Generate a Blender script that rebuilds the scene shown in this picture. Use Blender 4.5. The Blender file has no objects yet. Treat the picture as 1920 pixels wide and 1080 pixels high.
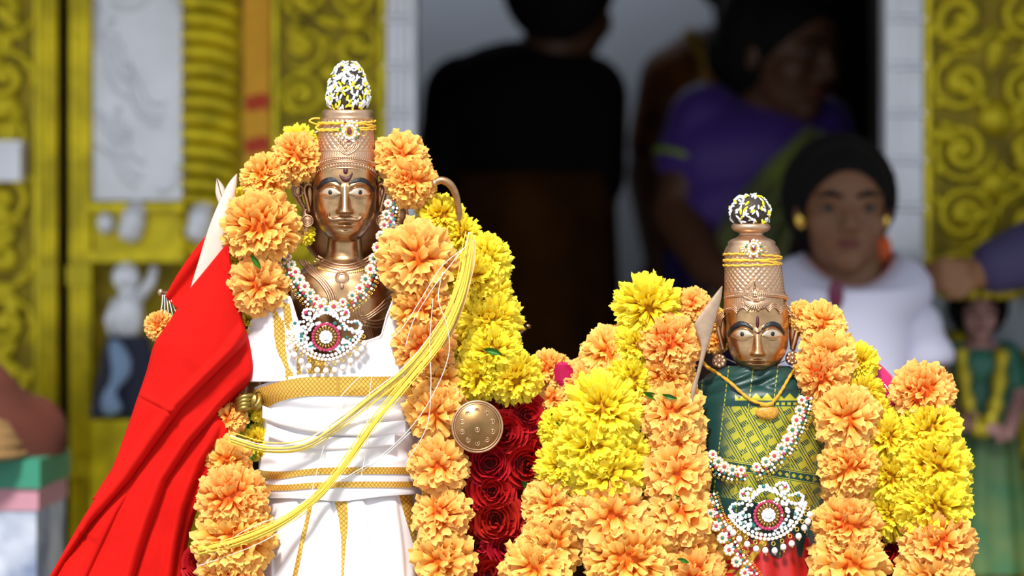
import bpy, math, random
from mathutils import Vector, Matrix, noise
from mathutils.bvhtree import BVHTree

# ------------------------------------------------------------------ camera, world, light
SC = bpy.context.scene
COL = SC.collection
S = 0.00055          # metres per photo pixel in the plane of the statues
D = 2.5              # camera distance to that plane
ZC = 1.2             # camera height

cam_d = bpy.data.cameras.new('camera')
cam = bpy.data.objects.new('camera', cam_d)
COL.objects.link(cam)
cam.location = (0, -D, ZC)
cam.rotation_euler = (math.radians(90), 0, 0)
cam_d.sensor_width = 36
cam_d.lens = 36 * D / (1920 * S)
cam_d.clip_start = 0.05
cam_d.dof.use_dof = True
cam_d.dof.focus_distance = D - 0.045
cam_d.dof.aperture_fstop = 2.6
SC.camera = cam

w = bpy.data.worlds.new('world')
SC.world = w
w.use_nodes = True
bg = w.node_tree.nodes['Background']
bg.inputs[0].default_value = (0.86, 0.92, 1.0, 1)
bg.inputs[1].default_value = 0.88

sun_d = bpy.data.lights.new('sun', 'SUN')
sun_d.energy = 4.5
sun_d.angle = math.radians(9)
sun_d.color = (1.0, 0.96, 0.9)
sun = bpy.data.objects.new('sun', sun_d)
COL.objects.link(sun)
sun.rotation_euler = Vector((0.22, 1.0, -1.2)).to_track_quat('-Z', 'Y').to_euler()

SC.view_settings.view_transform = 'Standard'
SC.view_settings.look = 'None'
SC.view_settings.gamma = 1
SC.view_settings.use_curve_mapping = False
SC.view_settings.exposure = 0.1
SC.cycles.use_denoising = True

# ------------------------------------------------------------------ helpers
def P(x, y, d=0.0):
    """a point measured on the photo at depth d (in photo pixels behind the statue plane) -> metres"""
    f = 1 + d * S / D
    return Vector(((x - 960) * S * f, d * S, ZC + (540 - y) * S * f))

def Q(x, y, Y):
    return P(x, y, Y / S)

def lerp(a, b, t): return a + (b - a) * t
def clamp(x, a=0.0, b=1.0): return a if x < a else b if x > b else x
def sstep(a, b, x):
    t = clamp((x - a) / (b - a)); return t * t * (3 - 2 * t)
def gs(x): return math.exp(-x * x)

def table(t, x):
    """piecewise smooth interpolation in rows (x, v1, v2..)"""
    if x <= t[0][0]: return t[0][1:]
    for a, b in zip(t, t[1:]):
        if x <= b[0]:
            k = (x - a[0]) / (b[0] - a[0])
            return tuple(lerp(p, q, k) for p, q in zip(a[1:], b[1:]))
    return t[-1][1:]

def crom(pts, n):
    """Catmull-Rom through points -> n samples"""
    pts = [Vector(p) for p in pts]
    m = len(pts) - 1
    out = []
    for i in range(n):
        t = i / (n - 1) * m
        k = min(int(t), m - 1); f = t - k
        p0 = pts[max(k - 1, 0)]; p1 = pts[k]; p2 = pts[k + 1]; p3 = pts[min(k + 2, m)]
        out.append(0.5 * ((2 * p1) + (p2 - p0) * f + (2 * p0 - 5 * p1 + 4 * p2 - p3) * f * f + (3 * p1 - p0 - 3 * p2 + p3) * f * f * f))
    return out

class G:
    """vertex / face collector (any space)"""
    def __init__(s): s.v = []; s.f = []; s.uv = []; s.mi = []
    def add(s, v, f, uv=None, mi=0):
        o = len(s.v); s.v += [Vector(p) for p in v]; s.f += [tuple(i + o for i in q) for q in f]
        s.uv += uv if uv else [(0.0, 0.0)] * len(v); s.mi += [mi] * len(f)
        return s
    def grid(s, fn, nu, nv, cu=False, cv=False, mi=0, uvf=None):
        """fn(u,v) with u,v in 0..1"""
        o = len(s.v)
        for j in range(nv):
            for i in range(nu):
                u = i / (nu if cu else nu - 1); v = j / (nv if cv else nv - 1)
                p = Vector(fn(u, v)); s.v.append(p)
                s.uv.append(uvf(p, u, v) if uvf else (u, v))
        for j in range(nv if cv else nv - 1):
            for i in range(nu if cu else nu - 1):
                a = o + j * nu + i; b = o + j * nu + (i + 1) % nu
                c = o + ((j + 1) % nv) * nu + (i + 1) % nu; e = o + ((j + 1) % nv) * nu + i
                s.f.append((a, b, c, e)); s.mi.append(mi)
        return s
    def tube(s, pts, r, n=6, caps=True, mi=0, closed=False):
        pts = [Vector(p) for p in pts]
        m = len(pts)
        if not hasattr(r, '__len__'): r = [r] * m
        o = len(s.v)
        up = None
        for k in range(m):
            a = pts[k - 1] if (k > 0 or closed) else pts[k]
            b = pts[(k + 1) % m] if (k < m - 1 or closed) else pts[k]
            t = (b - a)
            t = t.normalized() if t.length > 1e-12 else Vector((0, 0, 1))
            if up is None:
                up = t.orthogonal().normalized()
            else:
                up = up - t * up.dot(t)
                up = up.normalized() if up.length > 1e-9 else t.orthogonal().normalized()
            bi = t.cross(up)
            for i in range(n):
                an = 2 * math.pi * i / n
                s.v.append(pts[k] + (up * math.cos(an) + bi * math.sin(an)) * r[k]); s.uv.append((i / n, k / max(m - 1, 1)))
        for k in range(m if closed else m - 1):
            for i in range(n):
                k2 = (k + 1) % m
                s.f.append((o + k * n + i, o + k * n + (i + 1) % n, o + k2 * n + (i + 1) % n, o + k2 * n + i)); s.mi.append(mi)
        if caps and not closed:
            s.f.append(tuple(o + i for i in range(n))[::-1]); s.mi.append(mi)
            s.f.append(tuple(o + (m - 1) * n + i for i in range(n))); s.mi.append(mi)
        return s
    def ell(s, c, r, nu=16, nv=10, mi=0, rot=None):
        c = Vector(c)
        if not hasattr(r, '__len__'): r = (r, r, r)
        def fn(u, v):
            th = math.pi * v; ph = 2 * math.pi * u
            p = Vector((r[0] * math.sin(th) * math.cos(ph), r[1] * math.sin(th) * math.sin(ph), r[2] * math.cos(th)))
            if rot is not None: p = rot @ p
            return c + p
        return s.grid(fn, nu, nv, cu=True, mi=mi)
    def box(s, a, b, mi=0):
        x0, y0, z0 = a; x1, y1, z1 = b
        v = [(x0, y0, z0), (x1, y0, z0), (x1, y1, z0), (x0, y1, z0), (x0, y0, z1), (x1, y0, z1), (x1, y1, z1), (x0, y1, z1)]
        f = [(3, 2, 1, 0), (4, 5, 6, 7), (0, 1, 5, 4), (1, 2, 6, 5), (2, 3, 7, 6), (3, 0, 4, 7)]
        uv = [(p[0] + p[1], p[2]) for p in v]
        return s.add(v, f, uv, mi)
    def lathe(s, prof, c=(0, 0, 0), n=24, mi=0):
        """prof: list of (radius, z)"""
        c = Vector(c)
        return s.grid(lambda u, v: c + Vector((math.cos(2 * math.pi * u), math.sin(2 * math.pi * u), 0)) * prof[min(int(round(v * (len(prof) - 1))), len(prof) - 1)][0]
                      + Vector((0, 0, prof[min(int(round(v * (len(prof) - 1))), len(prof) - 1)][1])), n, len(prof), cu=True, mi=mi)
    def px(s):
        """photo-pixel space (x, y, depth) -> metres"""
        s.v = [P(*p) for p in s.v]; return s

ROOT = {}
def meshdata(name, g, origin=Vector((0, 0, 0)), smooth=True):
    me = bpy.data.meshes.new(name)
    me.from_pydata([tuple(p - origin) for p in g.v], [], g.f)
    uvl = me.uv_layers.new(name='UVMap')
    idx = [0] * len(me.loops)
    me.loops.foreach_get('vertex_index', idx)
    flat = []
    for i in idx: flat += g.uv[i]
    uvl.data.foreach_set('uv', flat)
    if any(g.mi): me.polygons.foreach_set('material_index', g.mi)
    me.polygons.foreach_set('use_smooth', [smooth] * len(me.polygons))
    me.update()
    return me

def tag(o, label=None, cat=None, group=None, kind=None):
    if label: o['label'] = label
    if cat: o['category'] = cat
    if group: o['group'] = group
    if kind: o['kind'] = kind
    return o

def thing(name, label, cat, base, group=None):
    o = bpy.data.objects.new(name, None)
    o.empty_display_size = 0.02
    COL.objects.link(o)
    o.location = base
    ROOT[o] = Vector(base)
    return tag(o, label, cat, group)

def setmats(me, mats):
    for m in (mats if isinstance(mats, (list, tuple)) else [mats]): me.materials.append(m)

def obj(name, g, mat, parent=None, origin=None, smooth=True, label=None):
    """mesh object whose vertices are given in metres in world space"""
    if parent is not None: origin = ROOT[parent]
    elif origin is None:
        n = len(g.v); origin = Vector((sum(p.x for p in g.v) / n, sum(p.y for p in g.v) / n, min(p.z for p in g.v)))
    me = meshdata(name, g, Vector(origin), smooth)
    setmats(me, mat)
    o = bpy.data.objects.new(name, me)
    COL.objects.link(o)
    if parent is not None: o.parent = parent
    else: o.location = origin
    ROOT[o] = Vector(origin)
    if label: o['label'] = label
    return o

def place(name, me, parent, loc, rot=None, scale=1.0):
    """a copy that shares mesh data, loc in world metres"""
    o = bpy.data.objects.new(name, me)
    COL.objects.link(o)
    if parent is not None:
        o.parent = parent; o.location = Vector(loc) - ROOT[parent]
    else: o.location = loc
    if rot is not None:
        o.rotation_mode = 'QUATERNION'; o.rotation_quaternion = rot
    o.scale = (scale, scale, scale) if not hasattr(scale, '__len__') else scale
    return o

def sub(name, me, parent, loc=(0, 0, 0), rot=None, scale=1.0):
    """child in its parent's own space"""
    o = bpy.data.objects.new(name, me)
    COL.objects.link(o); o.parent = parent; o.location = loc
    if rot is not None: o.rotation_mode = 'QUATERNION'; o.rotation_quaternion = rot
    o.scale = (scale, scale, scale)
    return o

def facing(dx=0.0, dz=0.0, spin=0.0):
    """local +Z to the camera side (-Y) leaned by dx, dz"""
    q = Vector((dx, -1, dz)).to_track_quat('Z', 'Y')
    return q @ Matrix.Rotation(spin, 3, 'Z').to_quaternion()

# ------------------------------------------------------------------ materials
MATS = {}
def mat(name, col, rough=0.5, metal=0.0, spec=0.5, var=0.0, nscale=40, bump=0.0, bscale=200, trans=0.0, sheen=0.0, col2=None, coat=0.0, emit=0.0):
    m = bpy.data.materials.new(name); m.use_nodes = True
    nt = m.node_tree; b = nt.nodes['Principled BSDF']
    b.inputs['Base Color'].default_value = (*col, 1)
    b.inputs['Roughness'].default_value = rough
    b.inputs['Metallic'].default_value = metal
    b.inputs['Specular IOR Level'].default_value = spec
    b.inputs['Sheen Weight'].default_value = sheen
    b.inputs['Coat Weight'].default_value = coat
    if var > 0 or bump > 0 or col2:
        tc = nt.nodes.new('ShaderNodeTexCoord')
        if var > 0 or col2:
            n = nt.nodes.new('ShaderNodeTexNoise'); n.inputs['Scale'].default_value = nscale; n.inputs['Detail'].default_value = 5
            nt.links.new(tc.outputs['Object'], n.inputs['Vector'])
            r = nt.nodes.new('ShaderNodeValToRGB')
            c2 = col2 if col2 else tuple(c * (1 - var) for c in col)
            r.color_ramp.elements[0].position = 0.35; r.color_ramp.elements[1].position = 0.65
            r.color_ramp.elements[0].color = (*c2, 1); r.color_ramp.elements[1].color = (*col, 1)
            nt.links.new(n.outputs['Fac'], r.inputs['Fac']); nt.links.new(r.outputs['Color'], b.inputs['Base Color'])
        if bump > 0:
            n2 = nt.nodes.new('ShaderNodeTexNoise'); n2.inputs['Scale'].default_value = bscale; n2.inputs['Detail'].default_value = 4
            nt.links.new(tc.outputs['Object'], n2.inputs['Vector'])
            bp = nt.nodes.new('ShaderNodeBump'); bp.inputs['Strength'].default_value = bump; bp.inputs['Distance'].default_value = 0.001
            nt.links.new(n2.outputs['Fac'], bp.inputs['Height']); nt.links.new(bp.outputs['Normal'], b.inputs['Normal'])
    if trans > 0:
        t = nt.nodes.new('ShaderNodeBsdfTranslucent'); t.inputs['Color'].default_value = (*col, 1)
        mx = nt.nodes.new('ShaderNodeMixShader'); mx.inputs[0].default_value = trans
        out = nt.nodes['Material Output']
        nt.links.new(b.outputs[0], mx.inputs[1]); nt.links.new(t.outputs[0], mx.inputs[2]); nt.links.new(mx.outputs[0], out.inputs[0])
    MATS[name] = m
    return m

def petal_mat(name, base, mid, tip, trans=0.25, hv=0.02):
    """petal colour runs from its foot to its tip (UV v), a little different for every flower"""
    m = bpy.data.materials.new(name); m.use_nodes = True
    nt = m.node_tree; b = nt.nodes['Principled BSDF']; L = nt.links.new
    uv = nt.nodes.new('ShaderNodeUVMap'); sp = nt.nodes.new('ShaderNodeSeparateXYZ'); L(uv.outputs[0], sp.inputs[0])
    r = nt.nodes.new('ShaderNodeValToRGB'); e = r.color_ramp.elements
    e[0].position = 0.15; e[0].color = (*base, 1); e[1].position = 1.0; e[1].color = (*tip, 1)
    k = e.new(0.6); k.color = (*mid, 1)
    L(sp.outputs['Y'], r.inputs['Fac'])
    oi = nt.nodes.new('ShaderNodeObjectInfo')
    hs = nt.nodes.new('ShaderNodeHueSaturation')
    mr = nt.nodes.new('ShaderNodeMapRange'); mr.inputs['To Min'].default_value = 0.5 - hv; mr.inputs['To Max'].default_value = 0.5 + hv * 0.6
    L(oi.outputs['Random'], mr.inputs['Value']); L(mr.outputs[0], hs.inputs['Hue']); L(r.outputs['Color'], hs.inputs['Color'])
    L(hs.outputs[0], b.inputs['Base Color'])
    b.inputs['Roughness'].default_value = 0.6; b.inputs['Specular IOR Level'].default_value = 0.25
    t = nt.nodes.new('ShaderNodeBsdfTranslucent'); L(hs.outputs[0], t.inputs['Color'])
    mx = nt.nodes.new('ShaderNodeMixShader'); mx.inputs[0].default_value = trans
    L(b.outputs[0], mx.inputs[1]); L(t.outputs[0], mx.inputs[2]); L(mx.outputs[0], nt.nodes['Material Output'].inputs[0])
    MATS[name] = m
    return m

class NX:
    """tiny node-expression helper"""
    def __init__(s, nt): s.nt = nt
    def m(s, op, a, b=None, c=None):
        n = s.nt.nodes.new('ShaderNodeMath'); n.operation = op
        for i, v in enumerate((a, b, c)):
            if v is None: continue
            if isinstance(v, (int, float)): n.inputs[i].default_value = v
            else: s.nt.links.new(v, n.inputs[i])
        return n.outputs[0]
    def add(s, a, b): return s.m('ADD', a, b)
    def sb(s, a, b): return s.m('SUBTRACT', a, b)
    def mul(s, a, b): return s.m('MULTIPLY', a, b)
    def fr(s, a): return s.m('FRACT', a)
    def ab(s, a): return s.m('ABSOLUTE', a)
    def lt(s, a, b): return s.m('LESS_THAN', a, b)
    def gt(s, a, b): return s.m('GREATER_THAN', a, b)
    def mx(s, a, b): return s.m('MAXIMUM', a, b)
    def mn(s, a, b): return s.m('MINIMUM', a, b)
    def between(s, x, a, b): return s.mul(s.gt(x, a), s.lt(x, b))
    def ss(s, x, a, b):
        n = s.nt.nodes.new('ShaderNodeMapRange'); n.interpolation_type = 'SMOOTHSTEP'
        s.nt.links.new(x, n.inputs['Value']); n.inputs['From Min'].default_value = a; n.inputs['From Max'].default_value = b
        return n.outputs[0]
    def mixc(s, f, a, b):
        n = s.nt.nodes.new('ShaderNodeMix'); n.data_type = 'RGBA'
        s.nt.links.new(f, n.inputs[0])
        for i, v in ((6, a), (7, b)):
            if isinstance(v, tuple): n.inputs[i].default_value = (*v, 1)
            else: s.nt.links.new(v, n.inputs[i])
        return n.outputs[2]

def uvxy(nt, k=1000.0):
    uv = nt.nodes.new('ShaderNodeUVMap'); sp = nt.nodes.new('ShaderNodeSeparateXYZ'); nt.links.new(uv.outputs[0], sp.inputs[0])
    x = NX(nt)
    return x, x.mul(sp.outputs['X'], k), x.mul(sp.outputs['Y'], k)

def lattice_mat(name, colA, colB, cell, rough=0.4, metal=0.5):
    """woven gold zari border: a fine diamond lattice"""
    m = bpy.data.materials.new(name); m.use_nodes = True; nt = m.node_tree; b = nt.nodes['Principled BSDF']
    x, X, Y = uvxy(nt)
    p = x.fr(x.m('DIVIDE', x.add(X, Y), cell)); q = x.fr(x.m('DIVIDE', x.sb(X, Y), cell))
    line = x.mx(x.lt(p, 0.2), x.lt(q, 0.2))
    c = x.mixc(line, colA, colB)
    nt.links.new(c, b.inputs['Base Color'])
    b.inputs['Roughness'].default_value = rough; b.inputs['Metallic'].default_value = metal
    bp = nt.nodes.new('ShaderNodeBump'); bp.inputs['Strength'].default_value = 0.5; bp.inputs['Distance'].default_value = 0.0006
    nt.links.new(x.sb(1.0, line), bp.inputs['Height']); nt.links.new(bp.outputs[0], b.inputs['Normal'])
    MATS[name] = m
    return m

BRONZE = mat('bronze', (0.66, 0.40, 0.20), 0.30, 1.0, var=0.4, nscale=60, bump=0.05, bscale=500)
BRONZE_M = mat('bronze_matt', (0.72, 0.47, 0.30), 0.42, 1.0, var=0.18, nscale=90, bump=0.1, bscale=700)
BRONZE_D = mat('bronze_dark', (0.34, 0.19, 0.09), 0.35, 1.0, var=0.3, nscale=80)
COPPER = mat('copper_blade', (0.90, 0.76, 0.64), 0.5, 0.55, var=0.15, nscale=30, bump=0.06)
BLADE = mat('dull_blade', (0.50, 0.36, 0.25), 0.5, 0.6, var=0.2, nscale=120, bump=0.15)
BLACKP = mat('black_paint', (0.006, 0.007, 0.012), 0.25, 0.0, bump=0.6, bscale=900)
MAROON = mat('kumkum', (0.06, 0.002, 0.003), 0.45, bump=0.3, bscale=900)
EYEW = mat('eye_brass', (0.85, 0.66, 0.46), 0.35, 1.0)
WHITE = mat('white_cotton', (0.86, 0.85, 0.88), 0.8, sheen=0.0, bump=0.08, bscale=1500)
RED = mat('red_cotton', (0.60, 0.006, 0.003), 0.85, spec=0.15, sheen=0.0, bump=0.12, bscale=1800, var=0.12, nscale=25)
ZARI = lattice_mat('zari_border', (0.86, 0.52, 0.10), (0.42, 0.22, 0.02), 9.0)
THREADY = mat('yellow_thread', (0.98, 0.78, 0.10), 0.55, trans=0.15)
THREADW = mat('white_thread', (0.86, 0.84, 0.80), 0.5)
THREADS = mat('sallow_thread', (0.85, 0.55, 0.20), 0.6)
CORD = mat('turmeric_cord', (0.75, 0.38, 0.02), 0.7, bump=0.4, bscale=700, var=0.3, nscale=200)
GOLD = mat('jewel_gold', (0.95, 0.62, 0.12), 0.22, 1.0)
GEMW = mat('white_stone', (0.92, 0.92, 0.95), 0.08, 0.0, spec=0.9, coat=0.6)
GEMR = mat('ruby_stone', (0.48, 0.01, 0.09), 0.08, 0.0, spec=0.9, coat=0.6)
GEMG = mat('green_stone', (0.0, 0.16, 0.13), 0.08, 0.0, spec=0.9, coat=0.6)
GEMD = mat('garnet_stone', (0.16, 0.0, 0.01), 0.1, 0.0, spec=0.9, coat=0.6)
PEARL = mat('pearl', (0.88, 0.80, 0.76), 0.18, 0.0, spec=0.7, coat=0.4)
PASTE = mat('dark_paste', (0.035, 0.022, 0.015), 0.5, bump=0.8, bscale=600)
RICEW = mat('white_rice', (0.85, 0.86, 0.90), 0.45)
RICEY = mat('yellow_rice', (0.88, 0.80, 0.02), 0.45)
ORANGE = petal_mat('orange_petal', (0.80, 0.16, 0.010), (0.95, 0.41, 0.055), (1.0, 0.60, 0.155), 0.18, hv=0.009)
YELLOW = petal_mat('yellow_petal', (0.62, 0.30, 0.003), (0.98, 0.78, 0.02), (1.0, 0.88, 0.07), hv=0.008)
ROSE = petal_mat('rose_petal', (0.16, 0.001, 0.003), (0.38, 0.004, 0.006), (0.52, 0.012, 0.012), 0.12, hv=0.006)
PINKP = mat('pink_petal', (0.55, 0.004, 0.10), 0.5, trans=0.2)
LEAF = mat('green_leaf', (0.05, 0.22, 0.015), 0.45, trans=0.2, var=0.3, nscale=80)
MAGENTA = mat('magenta_silk', (0.55, 0.003, 0.12), 0.45, sheen=0.3, bump=0.1, bscale=900)
# ------------------------------------------------------------------ the setting: courtyard, gilded front, dark room behind
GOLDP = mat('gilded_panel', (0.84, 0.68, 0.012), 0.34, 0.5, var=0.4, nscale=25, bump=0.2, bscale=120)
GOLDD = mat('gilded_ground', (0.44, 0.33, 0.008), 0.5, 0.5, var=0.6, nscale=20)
SILVER = mat('silver_sheet', (0.90, 0.93, 1.0), 0.42, 0.35, var=0.12, nscale=14, bump=0.3, bscale=60)
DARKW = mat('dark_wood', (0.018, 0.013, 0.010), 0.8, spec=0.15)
PLASTER = mat('white_plaster', (0.62, 0.64, 0.70), 0.9, var=0.08, nscale=4)
STONE = mat('grey_stone_floor', (0.32, 0.30, 0.28), 0.75, var=0.3, nscale=5)
ORCLOTH = mat('orange_strip', (0.85, 0.42, 0.02), 0.7, var=0.1, nscale=30)
REDMARK = mat('red_mark', (0.55, 0.05, 0.01), 0.7)
WOOD = mat('brown_wood', (0.16, 0.08, 0.035), 0.55, var=0.3, nscale=12)
FY = 1.30

def struct(name, g, m, label=None):
    o = obj(name, g, m, smooth=False); o['kind'] = 'structure'
    return o

struct('floor', G().box((-4, -6, -0.1), (4, 5, 0)), STONE)
xl = Q(780, 0, FY).x; xr = Q(1660, 0, FY).x; ztop = 1.79
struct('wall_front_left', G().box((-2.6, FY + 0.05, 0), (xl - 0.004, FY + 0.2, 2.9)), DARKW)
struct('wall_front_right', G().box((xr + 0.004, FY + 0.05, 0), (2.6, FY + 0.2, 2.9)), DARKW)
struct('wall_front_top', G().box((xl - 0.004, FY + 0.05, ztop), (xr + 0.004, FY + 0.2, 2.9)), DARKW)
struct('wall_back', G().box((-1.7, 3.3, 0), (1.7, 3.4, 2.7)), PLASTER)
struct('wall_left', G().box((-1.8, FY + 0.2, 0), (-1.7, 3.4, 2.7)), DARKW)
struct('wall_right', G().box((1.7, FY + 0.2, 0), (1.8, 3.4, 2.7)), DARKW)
# unseen light added to brighten the back wall of the room
lamp = bpy.data.lights.new('added_wall_light', 'AREA'); lamp.shape = 'RECTANGLE'; lamp.size = 2.2; lamp.size_y = 0.06; lamp.energy = 7.0; lamp.color = (0.82, 0.9, 1.0)
lo_ = bpy.data.objects.new('added_wall_light', lamp); COL.objects.link(lo_); lo_.location = (0, 2.95, 2.6); lo_.rotation_euler = Vector((0, 0.5, -1)).to_track_quat('-Z', 'Y').to_euler()
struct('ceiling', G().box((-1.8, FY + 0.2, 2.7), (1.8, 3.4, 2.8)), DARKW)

# unseen slab and posts, added to keep the sun off the gilded wall
struct('sun_block_slab', G().box((-2.6, 0.32, 1.86), (2.6, FY + 0.05, 1.92)), PLASTER)
for xx_ in (-2.4, 2.4): struct('trim_5' if xx_ < 0 else 'trim_6', G().box((xx_ - 0.06, 0.40, 0), (xx_ + 0.06, 0.52, 1.86)), GOLDP)

BACKDROP = mat('dark_blue_backdrop', (0.006, 0.008, 0.014), 0.6)
cu = thing('dark_backdrop', 'tall added dark cupboard against the back wall of the dim room', 'backdrop', (0.98, 3.1, 0))  # made-up dark box, added to blacken the back wall right of the woman
obj('body', G().box((0.62, 2.92, 0), (1.30, 3.28, 2.25)), BACKDROP, cu, smooth=False)
for xx_ in (0.63, 0.965): obj('door', G().box((xx_, 2.90, 0.08), (xx_ + 0.325, 2.919, 2.2)), BACKDROP, cu, smooth=False)  # front panels of the added dark box

def slab(x0, x1, y0, y1, Y=FY, th=0.05, proud=0.0):
    a = Q(x0, y1, Y); b = Q(x1, y0, Y)
    return G().box((a.x, Y - proud, max(a.z, 0.0)), (b.x, Y + th, b.z))

# relief meshes shared by all carved panels (unit size, in the x-z plane, proud towards -y)
def scroll_mesh(name, turns, seed, m):
    rnd = random.Random(seed)
    pts = []; rad = []
    for i in range(34):
        t = i / 33; r = 1.0 * (1 - t) ** 0.9 + 0.06; a = turns * 2 * math.pi * t
        pts.append(Vector((r * math.cos(a), -0.12 - 0.25 * t, r * math.sin(a)))); rad.append(lerp(0.10, 0.22, t))
    g = G().tube(pts, rad, 8)
    g.ell((0.03, -0.4, 0), (0.26, 0.22, 0.26), 12, 8)
    for k in range(3):
        a = 0.8 + k * 1.7
        c = Vector((0.95 * math.cos(a), -0.12, 0.95 * math.sin(a)))
        g.ell(c, (0.32, 0.16, 0.16), 10, 7, rot=Matrix.Rotation(-a + 0.6, 3, 'Y'))
    me = meshdata(name, g); setmats(me, m); return me
SCROLLS = [scroll_mesh('scroll', t, k, GOLDP) for k, t in enumerate((1.6, 2.0, 1.3))]
gb = G().ell((0, 0, 0), (1, 0.6, 1), 16, 10)
BOSS = meshdata('boss', gb); setmats(BOSS, GOLDP)
gl = G()
def leaf_fn(u, v):
    a = (u - 0.5) * 2; x = a * 0.42 * math.sin(math.pi * min(v * 0.93 + 0.05, 1)) ; z = v * 2 - 1
    return (x, -0.16 - 0.18 * (1 - a * a) * math.sin(math.pi * v) + 0.05 * math.sin(v * 16), z)
gl.grid(leaf_fn, 7, 12)
LEAFR = meshdata('leaf', gl); setmats(LEAFR, GOLDP)

def carved_panel(name, label, x0, x1, y0, y1, cell, seed, Y=FY, cols=None):
    a = Q(x0, y1, Y); b = Q(x1, y0, Y)
    t = thing(name, label, 'carved panel', ((a.x + b.x) / 2, Y, 0.0))
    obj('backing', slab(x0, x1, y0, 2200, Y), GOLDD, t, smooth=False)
    for e0, e1 in ((x0, x0 + 10), (x1 - 10, x1)):
        obj('edge_moulding', slab(e0, e1, y0, 2200, Y, 0.0, 0.014), GOLDP, t, smooth=False)
    rnd = random.Random(seed)
    w = (x1 - x0 - 20); nc = cols or max(1, round(w / cell)); cw = w / nc
    y = y0 + cw / 2
    row = 0
    while y < y1:
        for c in range(nc):
            x = x0 + 10 + cw * (c + 0.5); k = rnd.random()
            p = Q(x + rnd.uniform(-4, 4), y + rnd.uniform(-5, 5), Y - 0.004)
            sc = cw * 0.46 * S * 1.5
            R = Matrix.Rotation(rnd.uniform(0, 6.28), 3, 'Y').to_quaternion()
            sgn = -1 if (row + c) % 2 else 1
            place('scroll', SCROLLS[rnd.randrange(3)], t, p, R, (sc * sgn, sc * 0.6, sc))
            q = Q(x + cw * 0.5 * (1 if c < nc - 1 else 0), y + cw * 0.5, Y - 0.004)
            place('leaf', LEAFR, t, Q(x + rnd.uniform(-0.3, 0.3) * cw, y + rnd.uniform(-0.3, 0.3) * cw, Y - 0.012), Matrix.Rotation(rnd.uniform(0, 6.28), 3, 'Y').to_quaternion(), cw * rnd.uniform(0.22, 0.34) * S * 1.5)
            if rnd.random() < 0.6: place('boss', BOSS, t, q, None, cw * rnd.uniform(0.16, 0.28) * S * 1.5)
            else: place('leaf', LEAFR, t, q, R, cw * 0.3 * S * 1.5)
        y += cw; row += 1
    return t

carved_panel('gilded_carved_panel', 'gilded panel carved with scrolling foliage between orange strip and silver door jamb', 512, 722, -150, 1150, 96, 3)
carved_panel('gilded_carved_panel', 'gilded panel carved with scrolling foliage behind the girl in white', 1732, 2000, -150, 1150, 124, 7)
carved_panel('gilded_carved_panel', 'gilded panel with a single column of round carved bosses beside dark slot', -60, 76, -150, 1000, 110, 11, cols=1)

def pilaster(name, label, x0, x1, Y=FY):
    a = Q(x0, 0, Y); b = Q(x1, 0, Y)
    t = thing(name, label, 'pilaster', ((a.x + b.x) / 2, Y, 0))
    obj('shaft', slab(x0, x1, -200, 2200, Y, 0.04, 0.015), GOLDP, t, smooth=False)
    wd = x1 - x0
    for k in (0.25, 0.75):
        x = x0 + wd * k
        obj('fillet', slab(x - 3, x + 3, -200, 2200, Y, 0, 0.024), GOLDP, t, smooth=False)
    for yy in (500, 860):
        obj('collar', slab(x0 - 3, x1 + 3, yy, yy + 34, Y, 0, 0.03), GOLDP, t, smooth=False)
pilaster('gilded_pilaster', 'narrow plain gilded pilaster left of the dark slot', 78, 110)
pilaster('gilded_pilaster', 'narrow plain gilded pilaster between dark slot and silver sheet', 134, 174)

# silver sheet with combed swirls
t = thing('embossed_silver_sheet', 'tall silver sheet panel embossed with sweeping swirls', 'silver panel', Q(258, 375, FY) * 1.0)
obj('sheet', slab(176, 342, -200, 376, FY, 0.04, 0.006), SILVER, t, smooth=False)
rnd = random.Random(5)
for k in range(9):
    for j in range(3):
        cx = 200 + 110 * ((k * 0.37) % 1); cy = -120 + 55 * k; R = 28 + 14 * j + rnd.uniform(-3, 3); a0 = rnd.uniform(0, 6.28) if j == 0 else a0 + 0.2
        pts = []
        for i in range(14):
            a = a0 + i * 0.17; px_ = cx + R * math.cos(a); py_ = cy + R * 1.5 * math.sin(a)
            if 180 < px_ < 338 and -190 < py_ < 372: pts.append(Q(px_, py_, FY - 0.007))
        if len(pts) > 3: obj('swirl', G().tube(pts, 0.0035, 6), SILVER, t)

# twisted gilded column
t = thing('twisted_column', 'gilded half column wrapped in slanting rope-like ribs', 'column', (Q(394, 0, FY).x, FY, 0))
c0 = Q(394, 0, FY); rr = 48 * S * 1.52
def colfn(u, v):
    a = math.pi * u
    return (c0.x + rr * math.cos(math.pi - a), FY + 0.02 - rr * 0.8 * math.sin(a), lerp(0.0, 2.0, v))
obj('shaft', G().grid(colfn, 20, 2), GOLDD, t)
for k in range(46):
    y = -200 + k * 31
    pts = []
    for i in range(13):
        u = i / 12; a = math.pi * u
        pp = Q(394, y + 26 * (u - 0.5) - 10 * math.sin(a), FY)
        pts.append((c0.x + rr * math.cos(math.pi - a), FY + 0.015 - rr * 0.85 * math.sin(a), max(pp.z, 0.02)))
    obj('rib', G().tube(pts, 0.0125, 8), GOLDP, t)

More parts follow.
